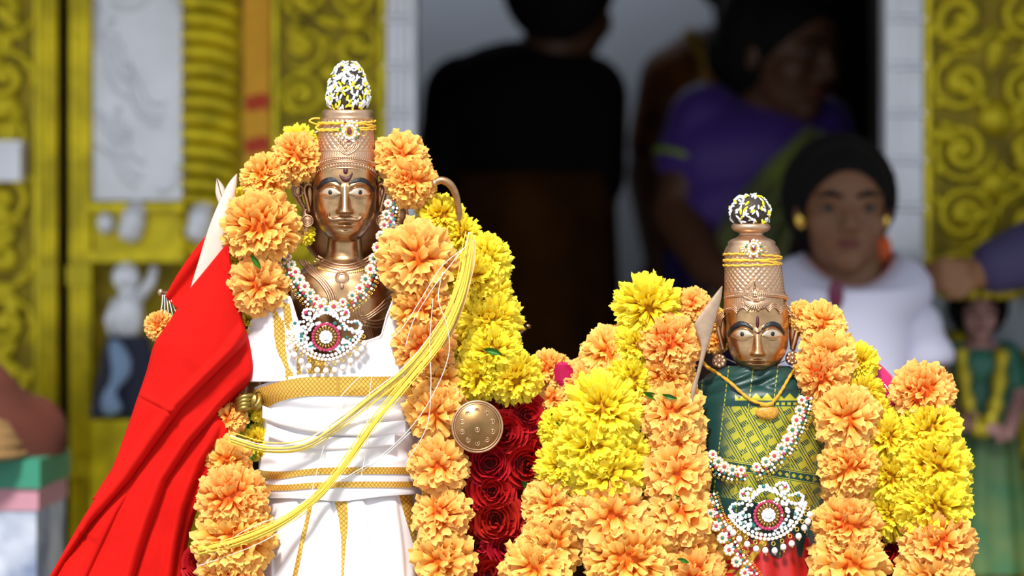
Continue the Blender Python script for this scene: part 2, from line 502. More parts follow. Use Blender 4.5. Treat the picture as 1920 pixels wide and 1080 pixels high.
t = thing('orange_cloth_strip', 'flat orange strip with two red daubs hanging beside twisted column', 'cloth strip', (Q(482, 0, FY).x, FY, Q(0, 640, FY).z))
obj('strip', slab(458, 508, -200, 640, FY, 0.04, 0.008), ORCLOTH, t, smooth=False)
for yy in (192, 272):
    g = G()
    g.grid(lambda u, v: Q(482 + (u - 0.5) * 44 + 3 * math.sin(v * 9), yy + (v - 0.5) * 28 + 3 * math.sin(u * 7), FY - 0.0095), 8, 6)
    obj('red_daub', g, REDMARK, t)
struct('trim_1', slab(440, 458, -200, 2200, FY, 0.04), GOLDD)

def jamb(x0, x1, label, seed):
    t = thing('silver_door_jamb', label, 'door jamb', (Q((x0 + x1) / 2, 0, FY).x, FY, 0))
    obj('post', slab(x0, x1, -140, 2200, FY, 0.06, 0.0), SILVER, t, smooth=False)
    y = -130; rnd = random.Random(seed)
    while y < 1240:
        h = 72
        g = G()
        for k in range(4):
            w_ = (x1 - x0 - 4) / 4; xa = x0 + 2 + k * w_
            p = slab(xa + 1.0, xa + w_ - 1.0, y, y + h, FY, 0.0, 0.010 + 0.003 * (k in (1, 2)))
            g.add(p.v, p.f, p.uv)
        obj('block', g, SILVER, t, smooth=False)
        obj('ridge', slab(x0 - 2, x1 + 2, y + h + 4, y + h + 11, FY, 0.0, 0.018), SILVER, t, smooth=False)
        y += 88
jamb(724, 780, 'silver jamb of stacked blocks beside the carved gilded panel left of doorway', 1)
jamb(1660, 1730, 'silver jamb of stacked blocks right of doorway behind the girl', 2)
struct('trim_2', G().box((xl - 0.05, FY - 0.01, ztop), (xr + 0.06, FY + 0.05, 1.86)), GOLDP)

# gilded bracket and little silver niche figure under the silver sheet
t = thing('gilded_bracket', 'gilded bracket with silver comma shaped scrolls under the silver sheet', 'bracket', Q(260, 480, FY))
obj('block', slab(176, 445, 380, 486, FY, 0.04, 0.004), GOLDP, t, smooth=False)
obj('cornice', slab(170, 350, 470, 492, FY, 0.04, 0.03), GOLDP, t, smooth=False)
obj('cornice', slab(170, 350, 384, 396, FY, 0.04, 0.03), GOLDP, t, smooth=False)
obj('silver_knob', G().ell(Q(198, 418, FY - 0.02), (0.014, 0.012, 0.018)), SILVER, t)
for cx in (246, 372):
    pts = crom([Q(cx + 22, 385, FY - 0.02), Q(cx + 6, 402, FY - 0.025), Q(cx + 2, 425, FY - 0.025), Q(cx - 8, 448, FY - 0.02)], 14)
    obj('silver_scroll', G().tube(pts, [0.010 + 0.010 * math.sin(i / 13 * 3.1) + 0.004 * (i > 9) for i in range(14)], 10), SILVER, t)
NAVY = mat('navy_cloth', (0.015, 0.02, 0.05), 0.7)
PALEB = mat('pale_blue_cloth', (0.25, 0.38, 0.60), 0.7)
t = thing('niche_figurine', 'small silver figurine in navy drapery standing in the niche below gilded bracket', 'figurine', Q(240, 850, FY - 0.05))
g = G(); Y = FY - 0.05
g.ell(Q(236, 520, Y), (0.022, 0.018, 0.024)); g.tube([Q(238, 535, Y), Q(240, 560, Y)], [0.012, 0.016], 10)
g.ell(Q(240, 592, Y), (0.024, 0.02, 0.042)); g.tube([Q(222, 562, Y), Q(205, 600, Y), Q(215, 640, Y)], [0.011, 0.009, 0.007], 8)
g.tube([Q(258, 562, Y), Q(282, 530, Y), Q(290, 500, Y)], [0.011, 0.009, 0.007], 8)
o = obj('body', g, SILVER, t)
def skirt(u, v):
    a = 2 * math.pi * u; r = lerp(0.03, 0.055, v) * (1 + 0.1 * math.sin(a * 8))
    p = Q(240, lerp(630, 780, v), Y); return (p.x + r * math.cos(a), p.y + r * 0.6 * math.sin(a), p.z)
obj('drapery', G().grid(skirt, 48, 10, cu=True), NAVY, t)
obj('sash', G().tube(crom([Q(212, 640, Y - 0.03), Q(228, 690, Y - 0.045), Q(206, 740, Y - 0.045), Q(214, 775, Y - 0.04)], 12), [0.006 + 0.010 * abs(math.sin(i * 0.5)) for i in range(12)], 8), PALEB, t)
obj('pedestal', slab(196, 345, 780, 2200, FY, 0.04, 0.12), GOLDP, t, smooth=False)
struct('trim_3', slab(176, 445, 486, 2200, FY + 0.03, 0.01), GOLDD)
struct('trim_4', slab(110, 134, -200, 2200, FY + 0.04, 0.01), DARKW)

# things lower left
t = thing('silver_bracket_box', 'small silver block fixed on the gilded panel with bosses', 'silver block', Q(28, 345, FY))
obj('block', slab(-10, 50, 276, 342, FY, 0.0, 0.05), SILVER, t, smooth=False)
obj('cap', slab(-14, 54, 268, 278, FY, 0.0, 0.058), SILVER, t, smooth=False)

GREENP = mat('green_paint', (0.03, 0.24, 0.15), 0.5); PINKB = mat('pink_paint', (0.50, 0.24, 0.30), 0.6)
PALEP = mat('pale_paint', (0.55, 0.60, 0.70), 0.6, col2=(0.12, 0.17, 0.30), nscale=14); RUST = mat('rust_cloth', (0.10, 0.02, 0.008), 0.8, var=0.3, nscale=9)
TAN = mat('tan_basket', (0.30, 0.17, 0.06), 0.8, bump=0.5, bscale=150)
bx1 = Q(75, 0, 0.7).x; bx0 = bx1 - 0.42; bz = Q(0, 862, 0.7).z
t = thing('offering_chest', 'painted chest with green rim, pink band and pale body near the gilded front', 'chest', ((bx0 + bx1) / 2, 0.8, 0))
zz = [0.0, Q(0, 958, 0.7).z, Q(0, 916, 0.7).z, bz]
obj('body', G().box((bx0, 0.706, 0), (bx1 - 0.006, 0.91, zz[1])), PALEP, t, smooth=False)
obj('pink_band', G().box((bx0, 0.704, zz[1]), (bx1 - 0.003, 0.912, zz[2])), PINKB, t, smooth=False)
obj('green_rim', G().box((bx0, 0.70, zz[2]), (bx1, 0.915, zz[3])), GREENP, t, smooth=False)
def bundle(u, v):
    a = 2 * math.pi * u; th = math.pi * 0.5 * v
    r = math.sin(th) ** 0.6; n = noise.noise(Vector((math.cos(a) * 2, math.sin(a) * 2, v * 3)))
    return ((bx0 + bx1) / 2 + 0.01 + 0.21 * r * math.cos(a) * (1 + 0.06 * n), 0.81 + 0.10 * r * math.sin(a), bz + 0.125 * math.cos(th) * (1 + 0.25 * n))
o = obj('cloth_bundle', G().grid(bundle, 40, 16, cu=True), RUST); tag(o, 'rust brown cloth bundle heaped on the green rimmed chest', 'cloth bundle')
g = G().lathe([(0.0, 0.06), (0.03, 0.058), (0.055, 0.045), (0.07, 0.02), (0.075, 0.0)], (bx1 - 0.10, 0.716, bz + 0.001), 28)
for k in range(4): g.tube([(bx1 - 0.10 + (0.076 - k * 0.008) * math.cos(a * 0.262), 0.716 + (0.076 - k * 0.008) * math.sin(a * 0.262), bz + 0.006 + 0.013 * k) for a in range(24)], 0.004, 6, closed=True)
o = obj('upturned_basket', g, TAN); tag(o, 'small tan upturned basket in front of the rust bundle', 'basket')

# ------------------------------------------------------------------ people (closed volumes fused into one skin each)
SKIN = mat('brown_skin', (0.17, 0.075, 0.035), 0.5, spec=0.4); SKIN2 = mat('deep_brown_skin', (0.085, 0.036, 0.018), 0.5, spec=0.35)
HAIR = mat('black_hair', (0.004, 0.0035, 0.0035), 0.8, spec=0.15)
EYEWH = mat('eye_white', (0.11, 0.09, 0.08), 0.6, spec=0.2); IRIS = mat('eye_iris', (0.012, 0.008, 0.006), 0.2); LIP = mat('lips', (0.14, 0.035, 0.03), 0.45)

def fuse(o, voxel=0.006, smooth=6):
    m = o.modifiers.new('fuse', 'REMESH'); m.mode = 'VOXEL'; m.voxel_size = voxel; m.use_smooth_shade = True
    s = o.modifiers.new('smooth', 'SMOOTH'); s.factor = 0.5; s.iterations = smooth
    return o
def cap(g, p, q, r0, r1, n=14):
    p = Vector(p); q = Vector(q); ax = (q - p)
    rot = ax.normalized().to_track_quat('Z', 'Y').to_matrix(); L = ax.length
    prof = []
    for i in range(7): a = -math.pi / 2 + math.pi / 2 * i / 6; prof.append((r0 * math.cos(a), r0 * math.sin(a)))
    for i in range(7): a = math.pi / 2 * i / 6; prof.append((r1 * math.cos(a), L + r1 * math.sin(a)))
    g.grid(lambda u, v: p + rot @ Vector((prof[int(round(v * 13))][0] * math.cos(2 * math.pi * u), prof[int(round(v * 13))][0] * math.sin(2 * math.pi * u), prof[int(round(v * 13))][1])), n, 14, cu=True)
    return g
def limb(g, pts, rs):
    for a, b, r0, r1 in zip(pts, pts[1:], rs, rs[1:]): cap(g, a, b, r0, r1)

def hand(g, wrist, dirv, side, size=0.16, curl=0.35):
    """palm, four unequal fingers and a thumb from the side of the palm"""
    dv = Vector(dirv).normalized(); sd = Vector(side); sd = (sd - dv * sd.dot(dv)).normalized(); nv = dv.cross(sd)
    w_ = Vector(wrist); pal = size * 0.5
    for k, (o_, ln) in enumerate(((-0.36, 0.40), (-0.12, 0.46), (0.12, 0.43), (0.34, 0.34))):
        b0 = w_ + dv * pal * 0.15 + sd * o_ * pal * 0.6; b1 = w_ + dv * pal + sd * o_ * pal * 0.95
        cap(g, b0, b1, size * 0.075, size * 0.065, 10)
        m1 = b1 + (dv * math.cos(curl) + nv * math.sin(curl)) * ln * size * 0.55
        m2 = m1 + (dv * math.cos(curl * 2.2) + nv * math.sin(curl * 2.2)) * ln * size * 0.45
        cap(g, b1, m1, size * 0.058, size * 0.052, 10); cap(g, m1, m2, size * 0.052, size * 0.042, 10)
    t0 = w_ + dv * pal * 0.3 - sd * pal * 0.3; t1 = t0 - sd * size * 0.16 + dv * size * 0.16; t2 = t1 + dv * size * 0.17 + nv * size * 0.05
    cap(g, t0, t1, size * 0.08, size * 0.062, 10); cap(g, t1, t2, size * 0.062, size * 0.048, 10)

class Head:
    def __init__(s, c, H, yaw=0.0, pitch=0.0, roll=0.0):
        s.c = Vector(c); s.H = H
        # forward is -Y turned by yaw about Z
        s.R = Matrix.Rotation(yaw, 3, 'Z') @ Matrix.Rotation(roll, 3, 'Y') @ Matrix.Rotation(pitch, 3, 'X')
    def p(s, r, f, u): return s.c + s.R @ (Vector((r, -f, u)) * s.H)
    def e(s, g, r, f, u, rr): g.ell(s.p(r, f, u), tuple(k * s.H for k in rr), 20, 14, rot=s.R)
    def skin(s, g):
        s.e(g, 0, -0.02, 0.14, (0.345, 0.43, 0.37)); s.e(g, 0, 0.08, -0.17, (0.27, 0.30, 0.30)); s.e(g, 0, 0.24, -0.38, (0.12, 0.11, 0.10))
        for k in (-1, 1):
            s.e(g, k * 0.17, 0.22, -0.10, (0.13, 0.14, 0.15)); s.e(g, k * 0.345, -0.04, -0.02, (0.035, 0.07, 0.12)); s.e(g, k * 0.05, 0.41, -0.13, (0.045, 0.05, 0.035))
            s.e(g, k * 0.15, 0.32, 0.10, (0.13, 0.07, 0.035))
        cap(g, s.p(0, 0.385, 0.06), s.p(0, 0.445, -0.11), 0.035 * s.H, 0.05 * s.H)
    def features(s, root, skin):
        for k in (-1, 1):
            g = G(); s.e(g, k * 0.155, 0.325, 0.02, (0.066, 0.045, 0.026)); o = obj('eye', g, EYEWH, root)
            g = G(); s.e(g, k * 0.155, 0.358, 0.02, (0.034, 0.02, 0.028)); obj('iris', g, IRIS, o)
            g = G().tube([s.p(k * a, f, u) for a, f, u in ((0.06, 0.415, 0.105), (0.15, 0.40, 0.135), (0.24, 0.35, 0.11))], [0.012 * s.H, 0.022 * s.H, 0.008 * s.H], 8); obj('eyebrow', g, HAIR, root)
        g = G(); s.e(g, 0, 0.352, -0.235, (0.095, 0.035, 0.018)); s.e(g, 0, 0.350, -0.268, (0.08, 0.035, 0.022)); obj('lips', g, LIP, root)
    def hair(s, root, bun=True, m=HAIR):
        g = G()
        def fn(u, v):
            a = 2 * math.pi * u; th = v * math.pi * 0.72
            x = math.sin(th) * math.sin(a); f = -math.sin(th) * math.cos(a); z = math.cos(th)
            # u=0.5 is the front: lift the hairline there
            fr = max(0.0, f); lift = 0.62 * fr ** 2
            th2 = th * (1 - 0.70 * fr ** 1.2)
            x = math.sin(th2) * math.sin(a); f = -math.sin(th2) * math.cos(a); z = math.cos(th2)
            return s.p(0.375 * x, -0.03 + 0.455 * f, 0.14 + 0.405 * z)
        g.grid(fn, 40, 18, cu=True)
        g2 = G().add(g.v, g.f, g.uv)
        s.e(g2, 0, -0.20, 0.14, (0.40, 0.28, 0.43))
        if bun: s.e(g2, 0, -0.50, -0.02, (0.2, 0.16, 0.2)); limb(g2, [s.p(0, -0.5, -0.05), s.p(0, -0.46, -0.5), s.p(0, -0.44, -1.0)], [0.13 * s.H, 0.11 * s.H, 0.07 * s.H])
        o = obj('hair', g2, m, root)
        sl = o.modifiers.new('thick', 'SOLIDIFY'); sl.thickness = 0.012
        return o

# --- girl in white
Yg = 1.0
t = thing('person', 'girl in a white short sleeved frock with a maroon pendant facing ahead', 'person', (Q(1590, 0, Yg).x, Yg, 0))
hd = Head(Q(1580, 398, Yg), 0.186, yaw=0.0)
g = G(); hd.skin(g)
q = lambda x, y, dy=0.0: Q(x, y, Yg + dy)
cap(g, q(1583, 450, 0.015), q(1590, 540, 0.03), 0.046, 0.058)
g.ell(q(1590, 570, 0.03), (0.10, 0.066, 0.050), 20, 12)
g.ell(q(1582, 720, 0.02), (0.082, 0.075, 0.20), 20, 14); g.ell(q(1582, 930, 0.02), (0.10, 0.085, 0.14), 20, 14)
SHo = [q(1508, 570, 0.03), q(1674, 570, 0.03)]
limb(g, [SHo[1], q(1738, 700, 0.02), q(1735, 850, -0.06), q(1665, 930, -0.13)], [0.028, 0.033, 0.030, 0.022])
limb(g, [SHo[0], q(1446, 700, 0.02), q(1440, 850, -0.06), q(1500, 930, -0.13)], [0.028, 0.033, 0.030, 0.022])
hand(g, q(1660, 935, -0.135), (-0.7, -0.5, -0.3), (0, 0, 1), 0.13); hand(g, q(1505, 935, -0.135), (0.7, -0.5, -0.3), (0, 0, 1), 0.13)
for k in (-1, 1):
    x0 = q(1582, 0).x + k * 0.055
    limb(g, [(x0, Yg + 0.02, 0.80), (x0, Yg + 0.01, 0.43), (x0, Yg + 0.03, 0.07)], [0.060, 0.045, 0.032]); cap(g, (x0, Yg + 0.05, 0.034), (x0, Yg - 0.1, 0.026), 0.034, 0.026)
fuse(obj('body', g, SKIN, t), 0.005)
hd.features(t, SKIN); hd.hair(t)
FROCK = mat('white_frock', (0.60, 0.60, 0.76), 0.85, bump=0.1, bscale=300)
g = G()
def frock(u, v):
    a = 2 * math.pi * u; y = lerp(476, 1000, v)
    w_, dp = table([(476, 0.066, 0.062), (486, 0.088, 0.074), (500, 0.104, 0.082), (525, 0.118, 0.088), (560, 0.120, 0.092), (600, 0.100, 0.095), (720, 0.094, 0.095), (850, 0.108, 0.10), (1000, 0.135, 0.12)], y)[0:2]
    k = 1 + 0.03 * math.sin(a * 9) * sstep(700, 1000, y)
    p = q(1592 - 10 * sstep(520, 620, y), y, 0.03)
    return (p.x + w_ * k * math.sin(a), p.y - dp * k * math.cos(a), p.z + (sstep(560, 476, y)) * (-0.050 * max(0, math.cos(a)) ** 1.5))
def skirtf(u, v):
    a = 2 * math.pi * u; p = q(1582, 1000, 0.03); k = 1 + (0.03 + 0.07 * v) * math.sin(a * 9)
    return (p.x + lerp(0.135, 0.16, v) * k * math.sin(a), p.y - lerp(0.12, 0.14, v) * k * math.cos(a), lerp(p.z, 0.42, v))
g.grid(frock, 64, 40, cu=True); g.grid(skirtf, 64, 8, cu=True)
dr = obj('frock', g, FROCK, t); m_ = dr.modifiers.new('thick', 'SOLIDIFY'); m_.thickness = 0.003
for sx, pts in ((1, [q(1662, 540, 0.03), q(1698, 588, 0.03), q(1724, 645, 0.025), q(1738, 692, 0.02)]), (-1, [q(1518, 540, 0.03), q(1484, 588, 0.03), q(1458, 645, 0.025), q(1446, 692, 0.02)])):
    obj('sleeve', G().tube(crom(pts, 14), [lerp(0.030, 0.042, min(1, i / 7)) + 0.003 * math.sin(i * 1.3) for i in range(14)], 24), FROCK, t)
nk = []
for i in range(25):
    a = -1.3 + 2.6 * i / 24
    p = q(1592, 476, 0.03); nk.append((p.x + 0.066 * math.sin(a), p.y - 0.062 * math.cos(a), p.z - 0.050 * max(0, math.cos(a)) ** 1.5))
obj('neck_piping', G().tube(nk, 0.004, 8), mat('pink_piping', (0.42, 0.22, 0.22), 0.7), t)
obj('pendant', G().ell(q(1567, 553, -0.066), (0.011, 0.006, 0.022)), mat('maroon_pendant', (0.12, 0.004, 0.04), 0.4), t)
obj('earring', G().ell(q(1504, 412, 0.0), (0.011, 0.009, 0.014)), GOLD, t); obj('earring', G().ell(q(1656, 412, 0.0), (0.010, 0.009, 0.013)), GOLD, t)
obj('hair_flower', G().ell(q(1652, 470, 0.03), (0.016, 0.012, 0.026)), mat('orange_flower', (0.60, 0.09, 0.008), 0.7), t)

# --- woman in purple blouse and olive sari, leaning, looking aside
Yw = 1.75
q = lambda x, y, dy=0.0: Q(x, y, Yw + dy)
t = thing('person', 'woman in purple blouse and olive sari stooping inside the doorway', 'person', (q(1430, 0).x, Yw + 0.05, 0))
hd = Head(q(1475, 105), 0.235, yaw=0.75, pitch=0.12)
g = G(); hd.skin(g)
cap(g, q(1455, 170, 0.02), q(1425, 250, 0.05), 0.052, 0.06)
g.ell(q(1420, 300, 0.05), (0.17, 0.10, 0.10), 20, 14); g.ell(q(1420, 480, 0.06), (0.15, 0.12, 0.2), 20, 14); g.ell(q(1430, 700, 0.06), (0.18, 0.14, 0.2), 20, 14)
limb(g, [q(1320, 240, 0.05), q(1270, 400, 0.02), q(1330, 500, -0.10), q(1400, 545, -0.18)], [0.060, 0.046, 0.036, 0.026])
limb(g, [q(1530, 260, 0.05), q(1570, 400, 0.02), q(1530, 520, -0.10), q(1460, 560, -0.18)], [0.060, 0.046, 0.036, 0.026])
hand(g, q(1405, 548, -0.185), (0.6, -0.5, -0.35), (0, 0, 1), 0.16); hand(g, q(1455, 562, -0.185), (-0.6, -0.5, -0.35), (0, 0, 1), 0.16)
for k in (-1, 1):
    x0 = q(1430, 0).x + k * 0.09; limb(g, [(x0, Yw + 0.06, 0.85), (x0, Yw + 0.04, 0.45), (x0, Yw + 0.06, 0.08)], [0.09, 0.06, 0.04]); cap(g, (x0, Yw + 0.08, 0.038), (x0, Yw - 0.1, 0.028), 0.036, 0.028)
fuse(obj('body', g, SKIN2, t), 0.006)
hd.features(t, SKIN2); hd.hair(t)
PURPLE = mat('purple_silk', (0.055, 0.022, 0.20), 0.5, spec=0.3, sheen=0.1); OLIVE = mat('olive_silk', (0.15, 0.19, 0.02), 0.5, sheen=0.2, col2=(0.05, 0.06, 0.01), nscale=9); INDIGO = mat('indigo_silk', (0.014, 0.009, 0.055), 0.6, spec=0.15)
g = G(); g.ell(q(1420, 300, 0.05), (0.182, 0.114, 0.11), 22, 14); g.ell(q(1420, 390, 0.05), (0.165, 0.125, 0.12), 22, 14)
limb(g, [q(1325, 230, 0.05), q(1296, 300, 0.04)], [0.072, 0.064]); limb(g, [q(1530, 250, 0.05), q(1555, 320, 0.04)], [0.072, 0.064])
fuse(obj('blouse', g, PURPLE, t), 0.006)
a_ = q(1293, 308, 0.04); ax = (q(1293, 308, 0.04) - q(1325, 230, 0.05)).normalized(); u1 = ax.orthogonal().normalized(); u2 = ax.cross(u1)
obj('sleeve_hem', G().tube([a_ + (u1 * math.cos(k * 0.2618) + u2 * math.sin(k * 0.2618)) * 0.064 for k in range(24)], 0.006, 8, closed=True), mat('lime_hem', (0.22, 0.32, 0.02), 0.5), t)
def sari(u, v):
    e0 = crom([q(1512, 235, -0.06), q(1420, 330, -0.10), q(1350, 430, -0.09), q(1330, 600, -0.07)], 12); e1 = crom([q(1575, 270, -0.03), q(1540, 360, -0.09), q(1480, 450, -0.11), q(1470, 620, -0.10)], 12)
    k = int(round(v * 11)); p = e0[k].lerp(e1[k], u); p.y += 0.010 * math.sin(u * 22 + v * 3) - 0.03 * math.sin(math.pi * u)
    return p
o = obj('sari_drape', G().grid(sari, 26, 12), OLIVE, t); o.modifiers.new('thick', 'SOLIDIFY').thickness = 0.003
def skw(u, v):
    a = 2 * math.pi * u; c = q(1430, 470, 0.06); k = 1 + 0.05 * math.sin(a * 12)
    return (c.x + lerp(0.17, 0.20, v) * k * math.cos(a), c.y + lerp(0.135, 0.17, v) * k * math.sin(a), lerp(c.z, 0.03, v))
obj('sari_skirt', G().grid(skw, 72, 12, cu=True), INDIGO, t)

# --- woman in rust and gold sari behind
Yb = 2.35
q = lambda x, y, dy=0.0: Q(x, y, Yb + dy)
t = thing('person', 'woman in rust and gold sari standing behind the one in purple', 'person', (q(1385, 0).x, Yb, 0))
hd = Head(q(1400, -50), 0.225, yaw=0.3); g = G(); hd.skin(g)
cap(g, q(1395, 20, 0.01), q(1390, 90, 0.02), 0.05, 0.06); g.ell(q(1390, 150, 0.03), (0.18, 0.10, 0.10), 20, 14); g.ell(q(1390, 380, 0.03), (0.16, 0.12, 0.3), 20, 14)
limb(g, [q(1255, 160, 0.03), q(1215, 330, 0.03), q(1235, 480, -0.06)], [0.055, 0.045, 0.032]); limb(g, [q(1525, 160, 0.03), q(1565, 330, 0.03), q(1540, 480, -0.06)], [0.055, 0.045, 0.032])
hand(g, q(1235, 482, -0.06), (0.1, -0.2, -1), (1, 0, 0), 0.16); hand(g, q(1540, 482, -0.06), (-0.1, -0.2, -1), (-1, 0, 0), 0.16)
for k in (-1, 1):
    x0 = q(1390, 0).x + k * 0.09; limb(g, [(x0, Yb + 0.03, 0.85), (x0, Yb + 0.02, 0.45), (x0, Yb + 0.03, 0.08)], [0.09, 0.06, 0.04]); cap(g, (x0, Yb + 0.05, 0.038), (x0, Yb - 0.1, 0.028), 0.036, 0.028)
fuse(obj('body', g, SKIN2, t), 0.008); hd.features(t, SKIN2); hd.hair(t)
RUSTS = mat('rust_silk', (0.22, 0.065, 0.006), 0.55, spec=0.2, col2=(0.045, 0.012, 0.004), nscale=11)
g = G(); g.ell(q(1390, 150, 0.03), (0.195, 0.115, 0.115), 22, 14); g.ell(q(1390, 300, 0.03), (0.18, 0.135, 0.22), 22, 14)
limb(g, [q(1262, 150, 0.03), q(1232, 270, 0.03)], [0.070, 0.060]); limb(g, [q(1518, 150, 0.03), q(1550, 270, 0.03)], [0.070, 0.060])
fuse(obj('blouse', g, RUSTS, t), 0.007)
obj('gold_border', G().tube(crom([q(1290, 60, -0.06), q(1330, 130, -0.10), q(1300, 220, -0.11), q(1285, 330, -0.12)], 16), 0.014, 8), mat('brocade_gold', (0.42, 0.24, 0.02), 0.45, 0.3), t)
obj('shoulder_fold', G().tube(crom([q(1372, 85, -0.10), q(1362, 120, -0.125), q(1340, 150, -0.13)], 10), 0.02, 10), mat('vermilion_silk', (0.42, 0.05, 0.008), 0.5), t)
def skb(u, v):
    a = 2 * math.pi * u; c = q(1390, 420, 0.03); k = 1 + 0.05 * math.sin(a * 12)
    return (c.x + lerp(0.18, 0.28, v) * k * math.cos(a), c.y + lerp(0.145, 0.22, v) * k * math.sin(a), lerp(c.z, 0.03, v))
obj('sari_skirt', G().grid(skb, 72, 12, cu=True), RUSTS, t)

# --- man in dark shirt, back turned
Ym = 2.0
q = lambda x, y, dy=0.0: Q(x, y, Ym + dy)
t = thing('person', 'man with his back turned in black shirt and brown wrap in the doorway', 'person', (q(990, 0).x, Ym, 0))
hd = Head(q(1062, 10), 0.235, yaw=2.7, pitch=0.1); g = G(); hd.skin(g)
cap(g, q(1045, 70, 0.0), q(1010, 150, 0.02), 0.06, 0.07); g.ell(q(985, 200, 0.02), (0.17, 0.11, 0.11), 20, 14); g.ell(q(985, 400, 0.02), (0.15, 0.12, 0.22), 20, 14)
limb(g, [q(860, 190, 0.02), q(838, 340, 0.0), q(858, 470, 0.10)], [0.06, 0.05, 0.036]); limb(g, [q(1110, 190, 0.02), q(1115, 340, 0.0), q(1110, 470, 0.10)], [0.06, 0.05, 0.036])
hand(g, q(858, 472, 0.10), (0.1, 0.3, -1), (1, 0, 0), 0.17); hand(g, q(1110, 472, 0.10), (-0.1, 0.3, -1), (-1, 0, 0), 0.17)
for k in (-1, 1):
    x0 = q(985, 0).x + k * 0.09; limb(g, [(x0, Ym + 0.03, 0.85), (x0, Ym + 0.02, 0.45), (x0, Ym + 0.03, 0.08)], [0.09, 0.06, 0.04]); cap(g, (x0, Ym, 0.038), (x0, Ym + 0.15, 0.028), 0.036, 0.028)
fuse(obj('body', g, SKIN2, t), 0.008); hd.features(t, SKIN2); hd.hair(t, bun=False)
g = G(); g.ell(q(985, 200, 0.02), (0.185, 0.125, 0.125), 22, 14); g.ell(q(985, 270, 0.02), (0.165, 0.13, 0.13), 22, 14)
limb(g, [q(870, 180, 0.02), q(840, 330, 0.0)], [0.078, 0.062]); limb(g, [q(1100, 180, 0.02), q(1112, 330, 0.0)], [0.078, 0.062])
fuse(obj('shirt', g, mat('black_shirt', (0.006, 0.004, 0.0045), 0.9, spec=0.1), t), 0.007)
def wrapm(u, v):
    a = 2 * math.pi * u; c = q(985, 330, 0.02); k = 1 + 0.03 * math.sin(a * 10)
    return (c.x + lerp(0.165, 0.22, v) * k * math.cos(a), c.y + lerp(0.14, 0.18, v) * k * math.sin(a), lerp(c.z, 0.05, v))
obj('waist_wrap', G().grid(wrapm, 72, 12, cu=True), mat('brown_wrap', (0.060, 0.022, 0.004), 0.9, spec=0.05, var=0.5, nscale=8), t)

# --- person whose purple sleeved arm reaches in at the right
Yp = 1.08
q = lambda x, y, dy=0.0: Q(x, y, Yp + dy)
t = thing('person', 'person in deep violet whose arm reaches across the gilded panel', 'person', (q(2200, 0).x, Yp, 0))
hd = Head(q(2195, 130), 0.225, yaw=-0.9); g = G(); hd.skin(g)
cap(g, q(2195, 200), q(2200, 290), 0.05, 0.06); g.ell(q(2203, 360, 0.02), (0.15, 0.09, 0.08), 20, 14); g.ell(q(2205, 580, 0.02), (0.13, 0.10, 0.3), 20, 14)
limb(g, [q(2090, 385, 0.0), q(1975, 462, -0.02), q(1846, 508, -0.03)], [0.055, 0.040, 0.026]); limb(g, [q(2310, 380, 0.0), q(2330, 540, 0.0), q(2280, 660, -0.08)], [0.055, 0.042, 0.028])
hand(g, q(1842, 509, -0.03), (-1, 0, -0.05), (0, 0.3, 1), 0.115, 0.7); hand(g, q(2278, 662, -0.08), (-0.4, -0.4, -0.6), (0, 0, 1), 0.15)
for k in (-1, 1):
    x0 = q(2205, 0).x + k * 0.075; limb(g, [(x0, Yp + 0.02, 0.85), (x0, Yp + 0.01, 0.45), (x0, Yp + 0.03, 0.08)], [0.09, 0.06, 0.04]); cap(g, (x0, Yp + 0.05, 0.038), (x0, Yp - 0.1, 0.028), 0.036, 0.028)
fuse(obj('body', g, mat('warm_skin', (0.28, 0.13, 0.055), 0.5), t), 0.005); hd.features(t, SKIN2); hd.hair(t)
VIOLET = mat('deep_violet_cloth', (0.045, 0.035, 0.11), 0.7, bump=0.2, bscale=60)
g = G(); g.ell(q(2203, 360, 0.02), (0.165, 0.105, 0.095), 22, 14); g.ell(q(2205, 540, 0.02), (0.15, 0.12, 0.3), 22, 14)
limb(g, [q(2092, 380, 0.0), q(1975, 462, -0.02), q(1872, 498, -0.025)], [0.074, 0.056, 0.042]); limb(g, [q(2305, 375, 0.0), q(2328, 520, 0.0)], [0.07, 0.06])
fuse(obj('tunic', g, VIOLET, t), 0.006)
def skp(u, v):
    a = 2 * math.pi * u; c = q(2205, 640, 0.02); k = 1 + 0.04 * math.sin(a * 12)
    return (c.x + lerp(0.15, 0.16, v) * k * math.cos(a), c.y + lerp(0.12, 0.13, v) * k * math.sin(a), lerp(c.z, 0.05, v))
obj('skirt', G().grid(skp, 72, 12, cu=True), VIOLET, t)

# --- painted statuette on a stand, right
Ys = 1.17
q = lambda x, y, dy=0.0: Q(x, y, Ys + dy)
FLESH = mat('painted_flesh', (0.36, 0.19, 0.17), 0.45); PGREEN = mat('painted_green', (0.035, 0.13, 0.05), 0.5, col2=(0.10, 0.16, 0.05), nscale=20); PTEAL = mat('painted_teal', (0.02, 0.14, 0.09), 0.45)
PGOLD = mat('painted_gold', (0.52, 0.42, 0.02), 0.4, 0.4)
t = thing('painted_statuette', 'painted statuette in green dress with gold crown beneath the violet sleeve', 'statuette', q(1840, 1120))
hd = Head(q(1836, 590), 0.085, yaw=-0.1); g = G(); hd.skin(g)
cap(g, q(1838, 620), q(1838, 650), 0.015, 0.018); g.ell(q(1838, 690), (0.050, 0.034, 0.045), 18, 12); g.ell(q(1838, 770), (0.045, 0.034, 0.05), 18, 12)
limb(g, [q(1785, 672), q(1772, 740), q(1795, 800, -0.05)], [0.018, 0.015, 0.011]); limb(g, [q(1890, 672), q(1912, 740), q(1890, 815, -0.05)], [0.018, 0.015, 0.011])
hand(g, q(1795, 800, -0.05), (0.5, -0.5, 0.4), (0, 0, 1), 0.05); hand(g, q(1890, 815, -0.05), (-0.5, -0.5, 0.2), (0, 0, 1), 0.05)
